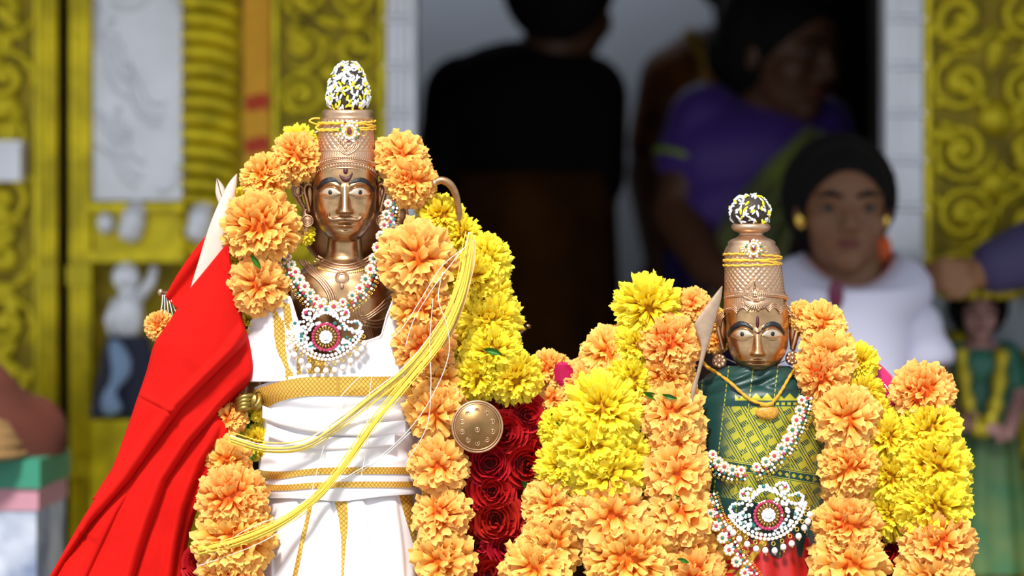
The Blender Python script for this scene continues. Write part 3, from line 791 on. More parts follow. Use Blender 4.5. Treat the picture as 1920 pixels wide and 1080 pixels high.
for k in (-1, 1): limb(g, [q(1838 + 28 * k, 820), q(1838 + 30 * k, 960), q(1838 + 32 * k, 1105)], [0.028, 0.022, 0.014]); cap(g, q(1838 + 32 * k, 1108), q(1838 + 34 * k, 1110, -0.05), 0.010, 0.009)
fuse(obj('body', g, FLESH, t), 0.003); hd.features(t, FLESH); hd.hair(t, bun=False)
g = G(); g.ell(q(1838, 690), (0.054, 0.038, 0.040), 20, 12); g.ell(q(1838, 760), (0.049, 0.038, 0.06), 20, 12); limb(g, [q(1790, 668), q(1778, 712)], [0.024, 0.021]); limb(g, [q(1886, 668), q(1902, 712)], [0.024, 0.021])
fuse(obj('bodice', g, PTEAL, t), 0.003)
def sks(u, v):
    a = 2 * math.pi * u; k = 1 + 0.07 * math.sin(a * 10); p = q(1838, lerp(770, 1070, v)); r = lerp(0.052, 0.080, v)
    return (p.x + r * k * math.cos(a), p.y + r * 0.75 * k * math.sin(a), p.z)
obj('skirt', G().grid(sks, 60, 14, cu=True), PGREEN, t)
g = G().lathe([(0.042, 0), (0.052, 0.006), (0.050, 0.018), (0.040, 0.030), (0.026, 0.040), (0.010, 0.046), (0.0, 0.048)], q(1836, 556), 24)
for k in range(9): a = math.pi * (k / 8) + math.pi; g.ell(q(1836, 552) + Vector((0.052 * math.cos(a), 0.052 * math.sin(a), 0.004)), 0.013, 10, 7)
obj('crown', g, PGOLD, t)
obj('garland', G().tube(crom([q(1800, 655, -0.03), q(1815, 760, -0.055), q(1840, 810, -0.06), q(1866, 760, -0.055), q(1880, 655, -0.03)], 30), [0.011 + 0.003 * math.sin(i * 2.1) for i in range(30)], 10), PGOLD, t)
obj('pedestal', G().lathe([(0.0, 0.0), (0.11, 0.0), (0.11, 0.012), (0.09, 0.02), (0.095, 0.03), (0.0, 0.03)], q(1838, 1120) - Vector((0, 0, 0.022)), 28), PGOLD, t)
pz = (q(1838, 1120) - Vector((0, 0, 0.022))).z; pc = q(1838, 1120)
t = thing('statuette_stand', 'dark wooden stand carrying the painted statuette', 'stand', (pc.x, pc.y, 0))
obj('top', G().box((pc.x - 0.115, pc.y - 0.10, pz - 0.03), (pc.x + 0.115, pc.y + 0.10, pz)), WOOD, t, smooth=False)
for a in (-1, 1):
    for b in (-1, 1): obj('leg', G().box((pc.x + a * 0.095 - 0.015, pc.y + b * 0.08 - 0.015, 0), (pc.x + a * 0.095 + 0.015, pc.y + b * 0.08 + 0.015, pz - 0.03)), WOOD, t, smooth=False)
PALEF = mat('pale_fan', (0.52, 0.60, 0.66), 0.7)
for x, y, lab in ((1782, 560, 'pale fan shaped ornament between white sleeve and statuette crown'), (1905, 600, 'pale fan shaped ornament on the far side of the statuette crown')):
    b0 = q(x, y + 60, 0.06)
    t = thing('fan_ornament', lab, 'fan', (b0.x, b0.y, pz))
    obj('stick', G().tube([(b0.x, b0.y, pz), (b0.x, b0.y, b0.z)], 0.004, 8), PGOLD, t)
    for k in range(7):
        a = math.pi * (0.15 + 0.7 * k / 6)
        tip = Vector((b0.x + 0.075 * math.cos(a), b0.y + 0.002 * (k % 2), b0.z + 0.085 * math.sin(a)))
        g = G().grid(lambda u, v: Vector((b0.x, b0.y, b0.z)).lerp(tip, v) + Vector((math.sin(a) * (u - 0.5) * 0.03 * v, -0.004 * math.sin(math.pi * u), -math.cos(a) * (u - 0.5) * 0.03 * v)), 4, 6)
        o = obj('blade', g, PALEF, t); o.modifiers.new('thick', 'SOLIDIFY').thickness = 0.002
# ------------------------------------------------------------------ the platform the statues stand on (below the picture)
BY = 1330
tz = P(0, BY, 0).z
t = thing('platform_table', 'low wooden platform table under both bronze statues', 'table', (0.05, 0.06, 0))
obj('top', G().box((-0.62, -0.16, tz - 0.04), (0.62, 0.26, tz)), WOOD, t, smooth=False)
for a in (-0.57, 0.57):
    for b in (-0.12, 0.22): obj('leg', G().box((a - 0.025, b - 0.025, 0), (a + 0.025, b + 0.025, tz - 0.04)), WOOD, t, smooth=False)

# ------------------------------------------------------------------ shared statue building blocks (photo-pixel space until .px())
def bvh_of(*gs_):
    v = []; f = []
    for g in gs_:
        o = len(v); v += g.v; f += [tuple(i + o for i in q) for q in g.f]
    return BVHTree.FromPolygons(v, f)
def hit(bv, x, y, dflt=0.0):
    h = bv.ray_cast(Vector((x, y, -400)), Vector((0, 0, 1)))
    return h[0].z if h[0] is not None else dflt
def dpts(bv, pts, n, lift):
    c = crom([(x, y, 0) for x, y in pts], n)
    out = []; last = None
    for p in c:
        d = hit(bv, p.x, p.y, last if last is not None else 0.0); last = d
        out.append(Vector((p.x, p.y, d - lift)))
    return out
def drape_tube(bv, pts, r, n=24, lift=0.0, sides=6):
    return G().tube(dpts(bv, pts, n, lift), r, sides)
def drape_strip(bv, up, lo, n=24, m=5, lift=0.6, crown=0.6):
    a = crom([(x, y, 0) for x, y in up], n); b = crom([(x, y, 0) for x, y in lo], n)
    def fn(u, v):
        k = int(round(u * (n - 1))); p = a[k].lerp(b[k], v)
        e = math.sin(math.pi * v) ** 0.5 if 0 < v < 1 else -1.2
        return (p.x, p.y, hit(bv, p.x, p.y) - lift - crown * e)
    return G().grid(fn, n, m)
def drape_disc(bv, x, y, rx, ry, lift=0.6, crown=0.8, n=16, m=5):
    def fn(u, v):
        a = 2 * math.pi * u; px_ = x + rx * v * math.cos(a); py_ = y + ry * v * math.sin(a)
        return (px_, py_, hit(bv, px_, py_) - lift - crown * (1 - v * v) + (1.5 if v > 0.99 else 0))
    return G().grid(fn, n, m, cu=True)
def rings(tab, y0, y1, n, m, p=0.92, feat=None):
    """tab rows (y, cx, halfwidth, front, back)"""
    def fn(u, v):
        y = lerp(y0, y1, v); cx, W, F, B = table(tab, y)
        a = 2 * math.pi * u; sa = math.sin(a); ca = math.cos(a)
        x = W * math.copysign(abs(sa) ** p, sa); d = -(F if ca > 0 else B) * math.copysign(abs(ca) ** p, ca)
        if feat: d -= feat(x, y) * clamp(ca * 1.6)
        return (cx + x, y, d)
    return G().grid(fn, n, m, cu=True)

# ------------------------------------------------------------------ gems and grains (unit meshes, +Z to the viewer)
def ico(sub_):
    import bmesh
    b = bmesh.new(); bmesh.ops.create_icosphere(b, subdivisions=sub_, radius=1.0)
    v = [p.co.copy() for p in b.verts]; f = [tuple(q.index for q in p.verts) for p in b.faces]; b.free()
    return v, f
IV, IF = ico(1)
def gem(name, m, sc=(1, 1, 0.6)):
    g = G().add([Vector((p.x * sc[0], p.y * sc[1], p.z * sc[2])) for p in IV], IF)
    me = meshdata(name, g, smooth=False); setmats(me, m); return me
BEADW = gem('bead', GEMW); BEADR = gem('bead', GEMR); BEADG = gem('bead', GEMG); BEADD = gem('bead', GEMD)
IV2, IF2 = ico(2)
me = meshdata('pearl', G().add([Vector((p.x, p.y, p.z)) for p in IV2], IF2)); setmats(me, PEARL); PEARLM = me
g = G().lathe([(0, -0.35), (0.85, -0.3), (0.95, -0.1), (0.6, 0.0), (0, 0.0)], n=20, mi=1)
for k in range(8):
    a = k * math.pi / 4
    g.add([Vector((0.66 * math.cos(a), 0.66 * math.sin(a), 0.08)) + Matrix.Rotation(a, 3, 'Z') @ Vector((p.x * 0.36, p.y * 0.25, p.z * 0.24)) for p in IV], IF)
FLW = meshdata('flower_stone', g, smooth=False); setmats(FLW, [GEMW, GOLD])
g = G()
g.tube([(0.62 * math.cos(a * 0.4488), 0.62 * math.sin(a * 0.4488), 0) for a in range(14)], 0.2, 7, closed=True)
RINGM = meshdata('gold_ring', g); setmats(RINGM, GOLD)
SETT = gem('gold_setting', GOLD, (1, 1, 0.7))
g = G().ell((0, 0, 0), (0.32, 1, 0.3), 8, 7)
GRW = meshdata('grain', g); setmats(GRW, RICEW)
g = G().ell((0, 0, 0), (0.32, 1, 0.3), 8, 7)
GRY = meshdata('grain', g); setmats(GRY, RICEY)

def eye_set(par, bv, ex, ey, hw, hh, sgn, lidr=1.0):
    """engraved almond eye with brass white and black pupil"""
    up = [(ex - hw, ey + 3), (ex - hw * 0.55, ey - hh * 0.75), (ex, ey - hh), (ex + hw * 0.55, ey - hh * 0.7), (ex + hw, ey + 3)]
    lo = [(ex - hw, ey + 3), (ex - hw * 0.5, ey + hh * 0.72), (ex, ey + hh * 0.85), (ex + hw * 0.5, ey + hh * 0.72), (ex + hw, ey + 3)]
    e = obj('eye', drape_strip(bv, up, lo, 18, 7, 0.3, 1.6).px(), EYEW, par)
    obj('pupil', drape_disc(bv, ex + 0.5, ey, 4.2, 4.8, 2.6, 0.8).px(), BLACKP, e)
    obj('eyelid', drape_tube(bv, up, lidr, 22, 0.8).px(), BRONZE, e)
    obj('eyelid', drape_tube(bv, lo, lidr, 22, 0.8).px(), BRONZE, e)
    up2 = [(x, y - 4.5 - 1.5 * (0 < i < 4)) for i, (x, y) in enumerate(up)]
    obj('lid_crease', drape_tube(bv, up2, 0.7, 22, 0.5).px(), BRONZE_D, e)
    lo2 = [(x, y + 3.5) for x, y in lo[1:4]]
    obj('lid_crease', drape_tube(bv, lo2, 0.6, 16, 0.4).px(), BRONZE_D, e)

def grain_ball(name, label, cx, y0, y1, hw, d0, nw, ny, seed, bare, top):
    rnd = random.Random(seed)
    t = thing(name, label, 'rice ball', P(cx, y1, d0))
    def surf(th, ph):
        yy = 0.5 * (y0 + y1) - 0.5 * (y1 - y0) * math.cos(th)
        k = (yy - y0) / (y1 - y0)
        r = hw * (math.sin(th) ** top) * (0.62 + 0.42 * k if top < 0.9 else 1.0)
        n = 1 + 0.05 * noise.noise(Vector((math.cos(ph) * 3, math.sin(ph) * 3, k * 5)))
        return Vector((cx + r * n * math.sin(ph), yy, d0 - r * n * math.cos(ph)))
    obj('paste_core', G().grid(lambda u, v: surf(math.pi * (0.001 + 0.998 * v), 2 * math.pi * u), 40, 26, cu=True).px(), PASTE, t)
    for i in range(nw + ny):
        th = math.acos(1 - 2 * rnd.uniform(0.0, bare)); ph = rnd.uniform(-2.0, 2.0)
        p = surf(th, ph); a = surf(th + 0.02, ph); b = surf(th, ph + 0.02)
        nn = (a - p).cross(b - p)
        nn = nn.normalized() if nn.length > 0 else Vector((0, -1, 0))
        if nn.dot(p - Vector((cx, 0.5 * (y0 + y1), d0))) < 0: nn = -nn
        pw = P(*(p + nn * rnd.uniform(0.4, 2.6)))
        nw_ = Vector((nn.x, nn.z, -nn.y)); 
        rot = nw_.to_track_quat('Z', 'Y') @ Matrix.Rotation(rnd.uniform(0, 3.14), 3, 'Z').to_quaternion() @ Matrix.Rotation(rnd.uniform(-0.5, 0.5), 3, 'X').to_quaternion()
        sc = rnd.uniform(5.4, 7.4) * S
        place('grain', GRW if i < nw else GRY, t, pw, rot, (sc * 1.15, sc, sc))
    return t

def brooch(name, label, cx, cy, d0, r, base):
    t = thing(name, label, 'brooch', P(cx, cy + r, d0))
    f = facing(0, 0.1)
    obj('back_plate', G().ell(P(cx, cy, d0 + 1), (r * 0.95 * S, 2 * S, r * 0.95 * S), 20, 8), GOLD, t)
    place('centre_stone', BEADD, t, P(cx, cy - 0.05 * r, d0 - 3), f, (0.28 * r * S, 0.42 * r * S, 0.3 * r * S))
    for k in range(12):
        a = 2 * math.pi * k / 12
        place('stone', BEADW, t, P(cx + 0.55 * r * math.cos(a), cy + 0.62 * r * math.sin(a), d0 - 2.5), f, 0.17 * r * S)
    for k in range(14):
        a = 2 * math.pi * (k + 0.5) / 14
        place('stone', (BEADW, BEADG, BEADW, BEADD, BEADW, BEADW)[k % 6], t, P(cx + 0.88 * r * math.cos(a), cy + 0.95 * r * math.sin(a), d0 - 2), f, 0.15 * r * S)
    for sg in (-1, 1):
        obj('wing_loop', G().tube([P(cx + sg * r * (1.0 + 0.3 + 0.3 * math.cos(a * 0.52)), cy + 2 + 0.3 * r * math.sin(a * 0.52), d0 + 3) for a in range(12)], 0.9 * S, 6, closed=True), GOLD, t)
    return t

def necklace_strand(t, path, lo_side, n_fl, fl_r, rnd, d_extra=0.0, rows=2):
    """path: (x,y,d); big stone flowers on the outer side, rows of small stones inside"""
    L = crom(path, 200)
    acc = [0.0]
    for a, b in zip(L, L[1:]): acc.append(acc[-1] + (b - a).length)
    tot = acc[-1]
    def at(s_):
        k = 0
        while k < 198 and acc[k + 1] < s_: k += 1
        f = (s_ - acc[k]) / max(acc[k + 1] - acc[k], 1e-6)
        p = L[k].lerp(L[k + 1], clamp(f)); tg = (L[min(k + 2, 199)] - L[max(k - 1, 0)]).normalized()
        nx = Vector((-tg.y, tg.x, 0)).normalized() * lo_side
        return p, nx
    fc = facing(0, 0.15)
    for i in range(n_fl):
        p, nx = at(tot * (i + 0.5) / n_fl)
        r = fl_r * (0.85 + 0.3 * math.sin(math.pi * (i + 0.5) / n_fl))
        q = p + nx * 9
        o = place('flower_stone', FLW, t, P(q.x, q.y, q.z - 2), facing(rnd.uniform(-.2, .2), rnd.uniform(-.1, .3), rnd.uniform(0, 1)), r * S)
        sub('centre_stone', (BEADR, BEADG)[i % 2] , o, (0, 0, 0.12), None, 0.33)
    n2 = int(tot / 7.2)
    for i in range(n2):
        s_ = tot * (i + 0.5) / n2; p, nx = at(s_)
        for row in range(rows):
            q = p - nx * (1.5 + row * 7.0) + Vector((rnd.uniform(-.8, .8), rnd.uniform(-.8, .8), 0))
            kind = (BEADR, BEADG, BEADW, BEADG, BEADR, BEADW)[(i + row) % 6] if row == 0 else ((BEADW, SETT, BEADW, BEADW, SETT, BEADG)[i % 6] if row == 1 else SETT)
            place('bead', kind, t, P(q.x, q.y, q.z - 1 - rnd.uniform(0, 1.5)), fc, (3.3 - 0.3 * row) * S)
        q = p - nx * (3.0 + rows * 5.5)
        place('gold_ring', RINGM, t, P(q.x, q.y, q.z + 1), facing(rnd.uniform(-.5, .5), rnd.uniform(-.5, .5)), 3.2 * S)
        q = p + nx * 1.5
        place('gold_setting', SETT, t, P(q.x, q.y, q.z + 2.5), fc, 3.6 * S)

def pendant(t, cx, cy, hw, d0, rot, rnd):
    """eye-shaped stone pendant with ruby ring, scrolls above and pearl drops below"""
    c, s_ = math.cos(rot), math.sin(rot)
    def X(x, y, dd=0.0): return P(cx + x * c - y * s_, cy + x * s_ + y * c, d0 + dd)
    def pl(nm, me, x, y, r, dd=0.0, fq=None): return place(nm, me, t, X(x, y, dd), fq or facing(0, 0.1, rnd.uniform(0, 3)), r * S)
    k = hw / 68.0
    # gold openwork backing: three tubes
    low = [(-68, -10), (-55, 12), (-30, 34), (0, 42), (30, 34), (55, 12), (68, -10)]
    upp = [(-68, -10), (-45, -12), (-24, -34), (0, -46), (24, -34), (45, -14), (68, -10)]
    obj('frame', G().tube([X(p.x * k, p.y * k, 3) for p in crom([(a, b, 0) for a, b in low], 40)], 3.0 * S, 7), GOLD, t)
    obj('frame', G().tube([X(p.x * k, p.y * k, 3) for p in crom([(a, b, 0) for a, b in upp], 40)], 2.2 * S, 7), GOLD, t)
    for j, row in enumerate((0, 1)):
        pts = crom([(a * (1 - 0.06 * row), b - 7 * row, 0) for a, b in low], 27 - 3 * row)
        for p in pts: pl('stone', BEADW, p.x * k, p.y * k, 3.7 * k, -2)
    for p in crom([(a, b, 0) for a, b in upp], 24): pl('stone', BEADW, p.x * k, p.y * k, 3.9 * k, -2)
    # small filling stones
    for _ in range(90):
        a = rnd.uniform(0, 6.28); rr = rnd.uniform(29, 48); x = rr * math.cos(a) * 1.15; y = rr * math.sin(a) * 0.78
        if abs(y) > 30 - abs(x) * 0.25: continue
        pl('stone', BEADW if rnd.random() < 0.8 else BEADG, x * k, y * k, rnd.uniform(3.0, 4.6) * k, 0)
    # ruby ring, gold rays, centre
    for i in range(26):
        a = 2 * math.pi * i / 26; pl('ruby', BEADR, 24.5 * k * math.cos(a), 24.5 * k * math.sin(a), 3.4 * k, -3)
    g = G()
    for i in range(20):
        a = 2 * math.pi * i / 20; g.tube([X(14 * k * math.cos(a), 14 * k * math.sin(a), -1), X(21 * k * math.cos(a), 21 * k * math.sin(a), -1)], [0.9 * S, 1.6 * S], 6)
    obj('gold_rays', g, GOLD, t)
    obj('back_plate', G().ell(X(0, 0, 4), (22 * k * S, 2 * S, 22 * k * S), 24, 8), BRONZE_D, t)
    for i in range(11):
        a = 2 * math.pi * i / 11; pl('stone', BEADW, 9.5 * k * math.cos(a), 9.5 * k * math.sin(a), 3.9 * k, -3)
    pl('centre_stone', BEADW, 0, 0, 7.0 * k, -4)
    # upper scrolls
    for sg in (-1, 1):
        pts = crom([(sg * 14, -40, 0), (sg * 26, -52, 0), (sg * 40, -50, 0), (sg * 42, -38, 0), (sg * 32, -36, 0)], 11)
        for p in pts: pl('stone', BEADW, p.x * k, p.y * k, 3.6 * k, -1)
        pts = crom([(sg * 30, -36, 0), (sg * 44, -28, 0), (sg * 58, -30, 0), (sg * 66, -22, 0)], 8)
        for p in pts: pl('stone', BEADW, p.x * k, p.y * k, 3.4 * k, -1)
        pl('stone', BEADW, sg * 30 * k, -44 * k, 4.5 * k, 0); pl('stone', BEADW, sg * 20 * k, -40 * k, 4.5 * k, 0); pl('stone', BEADW, sg * 10 * k, -46 * k, 4.5 * k, 0); pl('stone', BEADR, sg * 38 * k, -46 * k, 4.2 * k, -4); pl('stone', BEADG, sg * 58 * k, -26 * k, 3.8 * k, -2); pl('stone', BEADG, sg * 47 * k, 6 * k, 3.6 * k, -2)
    for x in (-6, 0, 6): pl('stone', BEADG if x == 0 else BEADW, x * k, -52 * k, 4 * k, -1)
    # pearl drops
    drops = crom([(a, b, 0) for a, b in low], 13)
    for p in drops:
        pl('gold_ring', RINGM, p.x * k * 1.04, p.y * k + 9 * k, 5.2 * k, 0, facing(0.2, 0.2))
        o = place('pearl', PEARLM, t, X(p.x * k * 1.06, p.y * k + 21 * k + rnd.uniform(-1, 2), 0), None, (5.6 * k * S, 5.2 * k * S, 6.2 * k * S))
        pl('gold_setting', SETT, p.x * k * 1.06, p.y * k + 28.5 * k, 1.8 * k, 0)

# ------------------------------------------------------------------ STATUE ONE: moustached bronze with tall crown
st = thing('bronze_statue', 'moustached bronze statue with tall crown wrapped in white cloth', 'statue', P(640, BY, 20))
def featM(x, y):
    ax = abs(x); f = 0.0
    t_ = clamp((y - 348) / 50)
    wn = 5.0 + 5.5 * t_
    f += (2.5 + 20 * t_ ** 1.15) * math.exp(-(ax / wn) ** 3.2) * sstep(342, 352, y) * (1 - sstep(397.5, 402.5, y))
    f += 8.5 * gs((ax - 11.5) / 4.2) * gs((y - 396) / 4.0) - 3.0 * gs((ax - 7) / 3) * gs((y - 401.5) / 1.6)
    f -= 6.5 * gs((ax - 28) / 17) * gs((y - 360) / 11)
    f += 6.5 * gs((ax - 28.5) / 15) * gs((y - 361) / 8.5)
    f += 4.0 * gs((y - (344 + 0.010 * (ax - 34) ** 2)) / 5) * sstep(4, 12, ax) * sstep(60, 50, ax)
    f += 4.0 * gs((y - 411) / 4.2) * gs(ax / 26)
    f += 6.5 * gs((y - 416.5 + 1.2 * gs(ax / 4)) / 2.4) * gs(ax / 13) + 8.0 * gs((y - 423.5) / 3.2) * gs(ax / 11) - 3.4 * gs((y - 419.4) / 1.1) * gs(ax / 13)
    f -= 2.2 * gs((y - 429) / 3) * gs(ax / 12)
    f += 5.0 * gs(ax / 17) * gs((y - 440) / 8) + 4.0 * gs((ax - 33) / 16) * gs((y - 400) / 17)
    return f
HT = [(296, 647, 52, 50, 56), (310, 647, 56, 55, 60), (330, 646.5, 58, 58, 62), (350, 646.5, 59, 60, 62), (375, 646.5, 59.5, 60, 60), (395, 646.5, 58, 61, 56), (410, 646.5, 54.5, 60, 50),
      (423, 646.5, 49, 57.5, 44), (434, 646.5, 42, 53, 38), (443, 646.5, 34, 46, 30), (450, 646.5, 24.5, 36, 22), (454, 646.5, 15, 24, 14), (456, 646.5, 4, 8, 4)]
hg = rings(HT, 296, 456, 200, 190, 0.88, featM)
hg.v = [Vector((p.x, p.y, p.z - 14)) for p in hg.v]
hb = bvh_of(hg)
head = obj('head', G().add(hg.v, hg.f, hg.uv).px(), BRONZE, st)
for ex in (618.5, 675.0): eye_set(head, hb, ex, 360.5, 20.5, 10.5, 1)
# painted brows
obj('eyebrow', drape_strip(hb, [(593, 353), (603, 338), (616, 332), (628, 333.5), (640, 343)], [(596, 358), (606, 348.5), (617, 343), (628, 342), (640, 346)], 30, 6, 0.9, 1.2).px(), BLACKP, head, label='thick black painted eyebrow')
obj('eyebrow', drape_strip(hb, [(653, 343), (664, 335), (678, 332.5), (691, 338), (702, 354)], [(653, 346.5), (665, 343.5), (678, 342.5), (689, 348), (701, 361)], 30, 6, 0.9, 1.2).px(), BLACKP, head, label='thick black painted eyebrow')
obj('forehead_mark', drape_disc(hb, 648, 320.5, 4.8, 6.5, 1.2, 1.6).px(), MAROON, head, label='dark red painted dot')
obj('forehead_mark', drape_strip(hb, [(635.5, 326), (641, 329.5), (648, 331.5), (655, 328.5), (660, 322)], [(637, 332), (642, 339.5), (648.5, 342.5), (656, 339.5), (662, 326)], 24, 6, 0.9, 1.2).px(), MAROON, head, label='dark red painted crescent')
# moustache
for sg in (-1, 1):
    up = [(646.5 + sg * a, b) for a, b in ((0.5, 405.5), (9, 405), (18, 408), (24, 409), (29, 405.5), (28.5, 400))]
    lo = [(646.5 + sg * a, b) for a, b in ((0.5, 412), (9, 414), (18, 415), (27, 414), (33, 408), (30.5, 399))]
    mu = obj('moustache', drape_strip(hb, up, lo, 26, 6, 0.6, 2.2).px(), BRONZE_M, head)
    obj('outline', drape_tube(hb, lo, 0.9, 26, 0.7).px(), BRONZE_D, mu)
    obj('outline', drape_tube(hb, up, 0.9, 26, 0.7).px(), BRONZE_D, mu)
obj('lip_line', drape_tube(hb, [(633, 418), (640, 419.6), (646.5, 419), (653, 419.6), (660, 418)], 0.7, 20, 0.2).px(), BRONZE_D, head)
obj('lip_line', drape_tube(hb, [(634, 420), (640, 426), (646.5, 427.5), (653, 426), (659, 420)], 0.6, 20, 0.1).px(), BRONZE_D, head)
# ears and earrings
for sg in (-1, 1):
    ex = 646.5 + sg * 68
    g = G().tube(crom([(ex - sg * 8, 348, -2), (ex + sg * 2, 344, -6), (ex + sg * 8, 356, -4), (ex + sg * 3, 378, -6), (ex - sg * 2, 398, -8)], 20), [4, 5, 5.2, 5, 4.6, 4.4] + [4.2] * 14, 8)
    g.ell((ex - sg * 2, 368, 4), (8, 28, 6), 16, 12)
    ear = obj('ear', g.px(), BRONZE, st)
    g = G().ell((ex + sg * 2, 414, -8), (11.5, 11.5, 5), 22, 10)
    for r_, w_ in ((10.5, 1.3), (6.8, 1.0), (3.5, 1.6)): g.tube([(ex + sg * 2 + r_ * math.cos(a * 0.2618), 414 + r_ * math.sin(a * 0.2618), -12.2) for a in range(24)], w_, 6, closed=True)
    obj('earring', g.px(), BRONZE_M, ear)
    if sg < 0:
        # big carved ear ornament reaching down to the shoulder
        path = crom([(564, 340, 8), (556, 356, 4), (562, 376, 4), (572, 396, 4), (574, 424, 2), (566, 444, 4), (552, 456, 6)], 34)
        g = G().tube(path, [7 + 3 * math.sin(i * 0.32) for i in range(34)], 10)
        g.tube([(560 + 9 * math.cos(a * 0.45), 358 + 10 * math.sin(a * 0.45), -6) for a in range(14)], 1.6, 6, closed=True)
        for k in range(12):
            p = path[8 + k * 2]; g.ell((p.x + 2, p.y, p.z - 9), 2.1, 8, 6)
        g.tube(crom([(558, 436, -6), (566, 448, -8), (552, 462, -6), (540, 458, -4)], 16), 2.2, 6)
        obj('ear_ornament', g.px(), BRONZE_M, st)
    else:
        g = G().tube(crom([(716, 330, 6), (722, 345, 4), (716, 366, 2), (724, 392, 6)], 20), [5 + 1.5 * math.sin(i * 0.7) for i in range(20)], 9)
        g.ell((708, 325, 0), (8, 6, 6), 12, 8); g.ell((752, 402, 30), (14, 26, 12), 16, 12); g.tube(crom([(740, 380, 20), (756, 384, 16), (764, 402, 18), (758, 424, 20)], 18), 3, 7)
        obj('ear_ornament', g.px(), BRONZE_M, st)
obj('shade_backing', G().ell((646, 420, 46), (84, 86, 22), 28, 18).px(), BRONZE_D, st)  # added dark bulk standing for the shade behind head and neck
# crown: carved drum, ribbed brim, lattice
def crown_drum(cx0, cx1, y0, y1, w0, w1, d0, brim, n=220, m=110, lat=(26, 15), amp=1.5, rib_to=None):
    """y0 top .. y1 bottom"""
    def fn(u, v):
        y = lerp(y0, y1, v); a = 2 * math.pi * u; W = lerp(w0, w1, v); cx = lerp(cx0, cx1, v)
        k1 = u * lat[0] + v * (y1 - y0) / lat[1]; k2 = u * lat[0] - v * (y1 - y0) / lat[1]
        f1 = abs((k1 % 1) - 0.5) * 2; f2 = abs((k2 % 1) - 0.5) * 2
        h = amp * (min(sstep(0, 0.45, 1 - f1), sstep(0, 0.45, 1 - f2)))
        if y > brim: h = 1.2 * (0.5 + 0.5 * math.cos(u * 2 * math.pi * 72)) + 1.4
        if abs(y - brim) < 1.4: h = 2.6
        return (cx + (W + h) * math.sin(a), y - 0.0, d0 - (W + h) * math.cos(a))
    return G().grid(fn, n, m, cu=True)
cg = crown_drum(651, 647.5, 222, 300, 46.5, 58, -8, 282, lat=(30, 12))
cb = bvh_of(cg)
crown = obj('crown', G().add(cg.v, cg.f, cg.uv).px(), BRONZE_M, st)
g = G(); r_ = [(44, 206), (47, 208), (48, 213), (46.5, 217), (48, 220), (48.5, 223), (46, 226)]
g.grid(lambda u, v: (652 + r_[int(round(v * 6))][0] * math.sin(2 * math.pi * u), r_[int(round(v * 6))][1], -8 - r_[int(round(v * 6))][0] * math.cos(2 * math.pi * u)), 48, 7, cu=True)
g.grid(lambda u, v: (652 + 44 * (1 - v) * math.sin(2 * math.pi * u), 206 - 3 * v, -8 - 44 * (1 - v) * math.cos(2 * math.pi * u)), 48, 4, cu=True)
obj('rim', g.px(), BRONZE_M, crown)
def band(cx, cyf, w, dc, hgt, tw, arch):
    """carved band around the brow: arched up in front"""
    def pt(a, k): return (cx + (w + k) * math.sin(a), cyf + arch * (1 - math.cos(a)) * 0.5 , dc - (w + k) * math.cos(a))
    g = G()
    for off in (-hgt / 2, hgt / 2): g.tube([Vector(pt(2 * math.pi * i / 80, 0)) + Vector((0, off, 0)) for i in range(80)], 2.1, 6, closed=True)
    g.grid(lambda u, v: Vector(pt(2 * math.pi * u, 0.3)) + Vector((0, (v - 0.5) * hgt, 0)), 80, 3, cu=True)
    for i in range(tw):
        a = 2 * math.pi * i / tw; p = Vector(pt(a, 1.0)); q = Vector(pt(a + 0.9 * 2 * math.pi / tw, 1.0))
        g.tube([p + Vector((0, -hgt * 0.32, 0)), q + Vector((0, hgt * 0.32, 0))], 1.3, 5)
    return g
obj('brow_band', band(647, 309, 60, -10, 11, 64, 50).px(), BRONZE_M, crown)
obj('brow_band', band(647.5, 297, 59.2, -9, 7, 90, 38).px(), BRONZE_M, crown)
# looped motif on the crown front
for k in range(5):
    r0 = 5 + 4.2 * k
    pts = [(650 + 6 - r0 * 1.05, 262 - k), (650 + 4 - r0 * 0.9, 275 + r0 * 0.1), (651, 276 + r0 * 0.62), (652 + r0 * 0.9, 273 + r0 * 0.1), (650 + r0 * 1.05, 262 - k * 1.5)]
    obj('loop_motif', drape_tube(cb, pts, 1.5, 26, 0.5).px(), BRONZE_M, crown)
# neck and torso
TT = [(440, 646, 31, 30, 34), (470, 646, 33, 32, 36), (485, 645, 37, 36, 40), (493, 644, 50, 44, 46), (502, 643, 74, 52, 52), (514, 642, 92, 58, 58), (535, 641, 101, 64, 62), (560, 641, 101, 68, 62), (590, 642, 93, 68, 58), (625, 643, 78, 60, 52),
      (670, 643, 72, 54, 50), (760, 642, 90, 62, 60), (900, 642, 100, 70, 66), (1320, 642, 105, 74, 70)]
def featT(x, y):
    ax = abs(x)
    return 5 * gs((ax - 44) / 36) * gs((y - 572) / 30) - 3 * gs(ax / 12) * gs((y - 570) / 40)
tg_ = rings(TT, 440, 1320, 120, 200, 0.95, featT)
tb = bvh_of(tg_)
torso = obj('torso', G().add(tg_.v, tg_.f, tg_.uv).px(), BRONZE, st)
obj('base', G().lathe([(0, 0), (0.075, 0), (0.075, 0.012), (0.06, 0.02), (0.06, 0.03), (0.0, 0.03)], P(642, BY, 0), 32), BRONZE_M, st)
